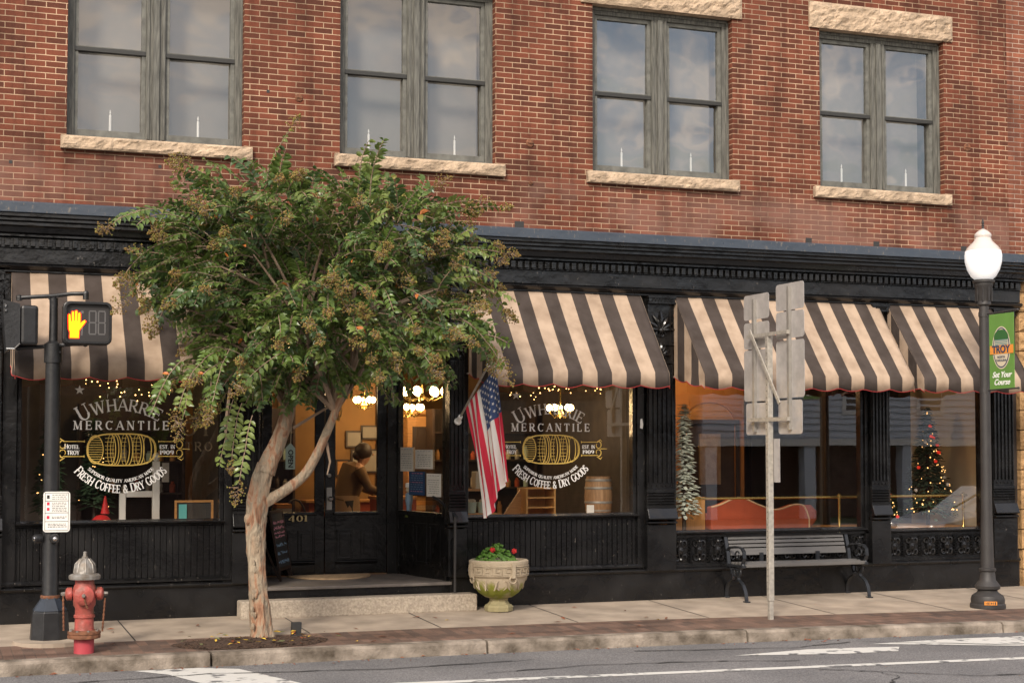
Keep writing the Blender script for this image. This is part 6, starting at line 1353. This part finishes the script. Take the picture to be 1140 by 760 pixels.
# person leaning over a table behind the right door
def person():
    PE = empty('person', (5.55, 3.3, .27), 'person with dark hair leaning forward inside, seen through the right door', 'person'); off = WL[PE.name]
    J = {'pel': (0, 0, .95), 'ch': (.10, -.02, 1.25), 'nk': (.20, -.03, 1.40), 'hd': (.26, -.04, 1.50), 'top': (.29, -.04, 1.60),
         'shL': (.14, -.18, 1.33), 'elL': (.25, -.26, 1.08), 'wrL': (.45, -.20, 1.0), 'haL': (.53, -.18, .99), 'shR': (.14, .15, 1.33), 'elR': (.26, .22, 1.08), 'wrR': (.45, .15, 1.0), 'haR': (.53, .12, .99),
         'hL': (0, -.09, .90), 'kL': (.04, -.10, .50), 'aL': (0, -.10, .09), 'tL': (.14, -.11, .03), 'hR': (0, .09, .90), 'kR': (.0, .10, .50), 'aR': (-.06, .10, .09), 'tR': (.08, .11, .03)}
    Rr = {'pel': .15, 'ch': .15, 'nk': .06, 'hd': .095, 'top': .07, 'shL': .07, 'elL': .042, 'wrL': .028, 'haL': .03, 'shR': .07, 'elR': .042, 'wrR': .028, 'haR': .03, 'hL': .10, 'kL': .065, 'aL': .045, 'tL': .035, 'hR': .10, 'kR': .065, 'aR': .045, 'tR': .035}
    K = list(J); E = [('pel', 'ch'), ('ch', 'nk'), ('nk', 'hd'), ('hd', 'top'), ('ch', 'shL'), ('shL', 'elL'), ('elL', 'wrL'), ('wrL', 'haL'), ('ch', 'shR'), ('shR', 'elR'), ('elR', 'wrR'), ('wrR', 'haR'), ('pel', 'hL'), ('hL', 'kL'), ('kL', 'aL'), ('aL', 'tL'), ('pel', 'hR'), ('hR', 'kR'), ('kR', 'aR'), ('aR', 'tR')]
    # five fingers per hand
    for s_, y0 in (('L', -.18), ('R', .12)):
        for fi in range(5):
            k1, k2 = f'f{s_}{fi}a', f'f{s_}{fi}b'; dy = (fi-2)*.018; ln = (.045, .06, .065, .06, .045)[fi]
            J[k1] = (.55+ln*.5, y0+dy, .985); J[k2] = (.55+ln, y0+dy*1.2, .965); Rr[k1] = .009; Rr[k2] = .008; K += [k1, k2]; E += [('ha'+s_, k1), (k1, k2)]
    me = bpy.data.meshes.new('body'); me.from_pydata([J[k] for k in K], [(K.index(a), K.index(b_)) for a, b_ in E], []); me.materials.append(MT['skin'])
    ob = bpy.data.objects.new('body', me); C.objects.link(ob); ob.parent = PE; WL[ob.name] = off.copy()
    md = ob.modifiers.new('skin', 'SKIN'); lay = me.skin_vertices[0].data if me.skin_vertices else None
    if lay is None:
        bm = bmesh.new(); bm.from_mesh(me); bm.verts.layers.skin.verify(); bm.to_mesh(me); bm.free(); lay = me.skin_vertices[0].data
    for i, k in enumerate(K): lay[i].radius = (Rr[k], Rr[k])
    lay[0].use_root = True
    ob.modifiers.new('sub', 'SUBSURF').levels = 1; ob.modifiers['sub'].render_levels = 1
    def P(p): return tuple(Vector(p)+off)
    o = MB(); o.ball(P((.235, -.04, 1.575)), .125, 14, (1, .95, 1.0)); o.ball(P((.15, -.04, 1.52)), .07, 10); o.build('hair', 'hair', PE, smooth=True)
    o = MB(); o.tube([P((-.01, 0, .88)), P((.02, 0, 1.0)), P((.08, 0, 1.2)), P((.13, 0, 1.34)), P((.17, 0, 1.39))], [.19, .175, .195, .19, .08], 16)
    for sy_, a, b_, c_ in ((-1, 'shL', 'elL', 'wrL'), (1, 'shR', 'elR', 'wrR')): o.tube([P(J[a]), P(J[b_]), P(J[c_])], [.088, .062, .05], 10)
    o.build('shirt', 'shirt', PE, smooth=True)
    o = MB(); o.tube([P((.0, 0, .62)), P((.0, 0, .8)), P((0, 0, .97))], [.20, .2, .185], 16); o.build('apron', 'apron', PE, smooth=True)
    for a, b_, c_ in (('hL', 'kL', 'aL'), ('hR', 'kR', 'aR')): MB().tube([P(J[a]), P(J[b_]), P(J[c_])], [.115, .085, .07], 10).build('trousers', 'charcoal', PE, smooth=True)
    o = MB(); o.ball(P((.375, -.04, 1.53)), .018, 6); o.build('nose', 'skin', PE)
person()
E_ = empty('work_table', (6.15, 3.3, .27), 'small work table in front of the leaning person', 'table'); MB().box(5.95, 6.5, 3.0, 3.6, 1.20-.02, 1.22).build('top', 'oak', E_); MB().box(5.97, 6.48, 3.02, 3.58, .27, 1.179).build('base', 'sofa', E_)

# ============================================================ ACROSS THE STREET (seen mirrored in the glass)
H = empty('clapboard_house', (28, -24, 0), 'pale blue grey clapboard house across the street, reflected in the gallery windows', 'house')
o = MB(); hx0_, hx1_, hyf = 21.2, 36, -22.5
zz = 2.2
while zz < 5.9: o.profx([(hyf, zz), (hyf+.055, zz), (hyf+.006, zz+.19), (hyf, zz+.19)], hx0_, hx1_); zz += .19
o.box(hx0_, hx1_, hyf-8, hyf-.001, 2.1, 5.95); o.build('siding', 'clap', H)
MB().box(hx0_, hx1_, hyf-8, hyf-.6, -.2, 2.09).build('ground_floor', 'brick_dark', H)
MB().box(hx0_-.1, hx1_+.1, hyf-.6, hyf+.08, 1.95, 2.15).build('band', 'white', H)
for x in (21.3, 24.6, 28, 31.4, 34.8): MB().box(x, x+.35, hyf-.3, hyf+.02, -.2, 1.94).build('post', 'clap', H)
for x in (22.6, 26.0, 28.6, 31.4, 34):
    o = MB(); frame_rect(o, x, x+.8, 3.0, 4.1, .12, hyf+.03, hyf+.07); w_ = o.build('window', 'white', H); MB().box(x, x+.8, hyf+.03, hyf+.04, 3.0, 4.1).build('pane', 'carglass', w_)
MB().profx([(hyf+.5, 5.95), (hyf-4, 7.3), (hyf-8.5, 5.95)], hx0_-.3, hx1_+.3).build('roof', 'roofm', H)
H = empty('dark_brick_block', (2, -24, 0), 'dark low brick block across the street, reflected in the left shop windows', 'building')
MB().box(-14, 20.8, -30, -22.5, -.2, 5.8).build('wall', 'brick_dark', H)
for x in (-11, -7.5, -4, -.5, 3, 6.5, 10, 13.5, 17):
    MB().box(x, x+2.2, -22.5, -22.46, .6, 3.2).build('window', 'carglass', H)
# silver car parked opposite the right end
CX, CY = 18.9, -5.9
CA = empty('parked_car', (CX, CY, RZ), 'silver car on the road beyond the right edge, reflected in the right window', 'car')
def carprof(): return [(-2.2, .35), (-2.25, .62), (-2.1, .80), (-1.2, .95), (-.55, 1.38), (.7, 1.42), (1.5, 1.02), (2.15, .92), (2.25, .6), (2.2, .35)]
o = MB(); o.prism(carprof(), (0, 1.75, 0), lambda a, b_: (CX+a, CY-.87, RZ+b_)); o.build('body', 'carpaint', CA, bevel=.09)
MB().prism([(-1.12, .98), (-.52, 1.34), (.66, 1.38), (1.38, 1.02)], (0, 1.79, 0), lambda a, b_: (CX+a, CY-.89, RZ+b_)).build('side_window', 'carglass', CA)
for sx_ in (-1.4, 1.4):
    for sy_ in (-.85, .85):
        wh = MB().lathe((CX+sx_, CY+sy_-.1, RZ+.33), [(.33, 0), (.33, .2)], 20, ax=(0, 1, 0)).build('wheel', 'rubber', CA, smooth=True); MB().lathe((CX+sx_, CY+sy_-.11, RZ+.33), [(.2, 0), (.2, .22)], 14, ax=(0, 1, 0)).build('rim', 'steel', wh)
for sy_ in (-.6, .6): MB().ball((CX-2.2, CY+sy_, RZ+.66), .12, 10, (.5, 1.4, .8)).build('headlight', 'chrome', CA, smooth=True)
MB().tube([(CX-1.25, CY-.1, RZ+.99), (CX-.7, CY+.1, RZ+1.33)], .02, 6).build('wiper', 'rubber', CA)
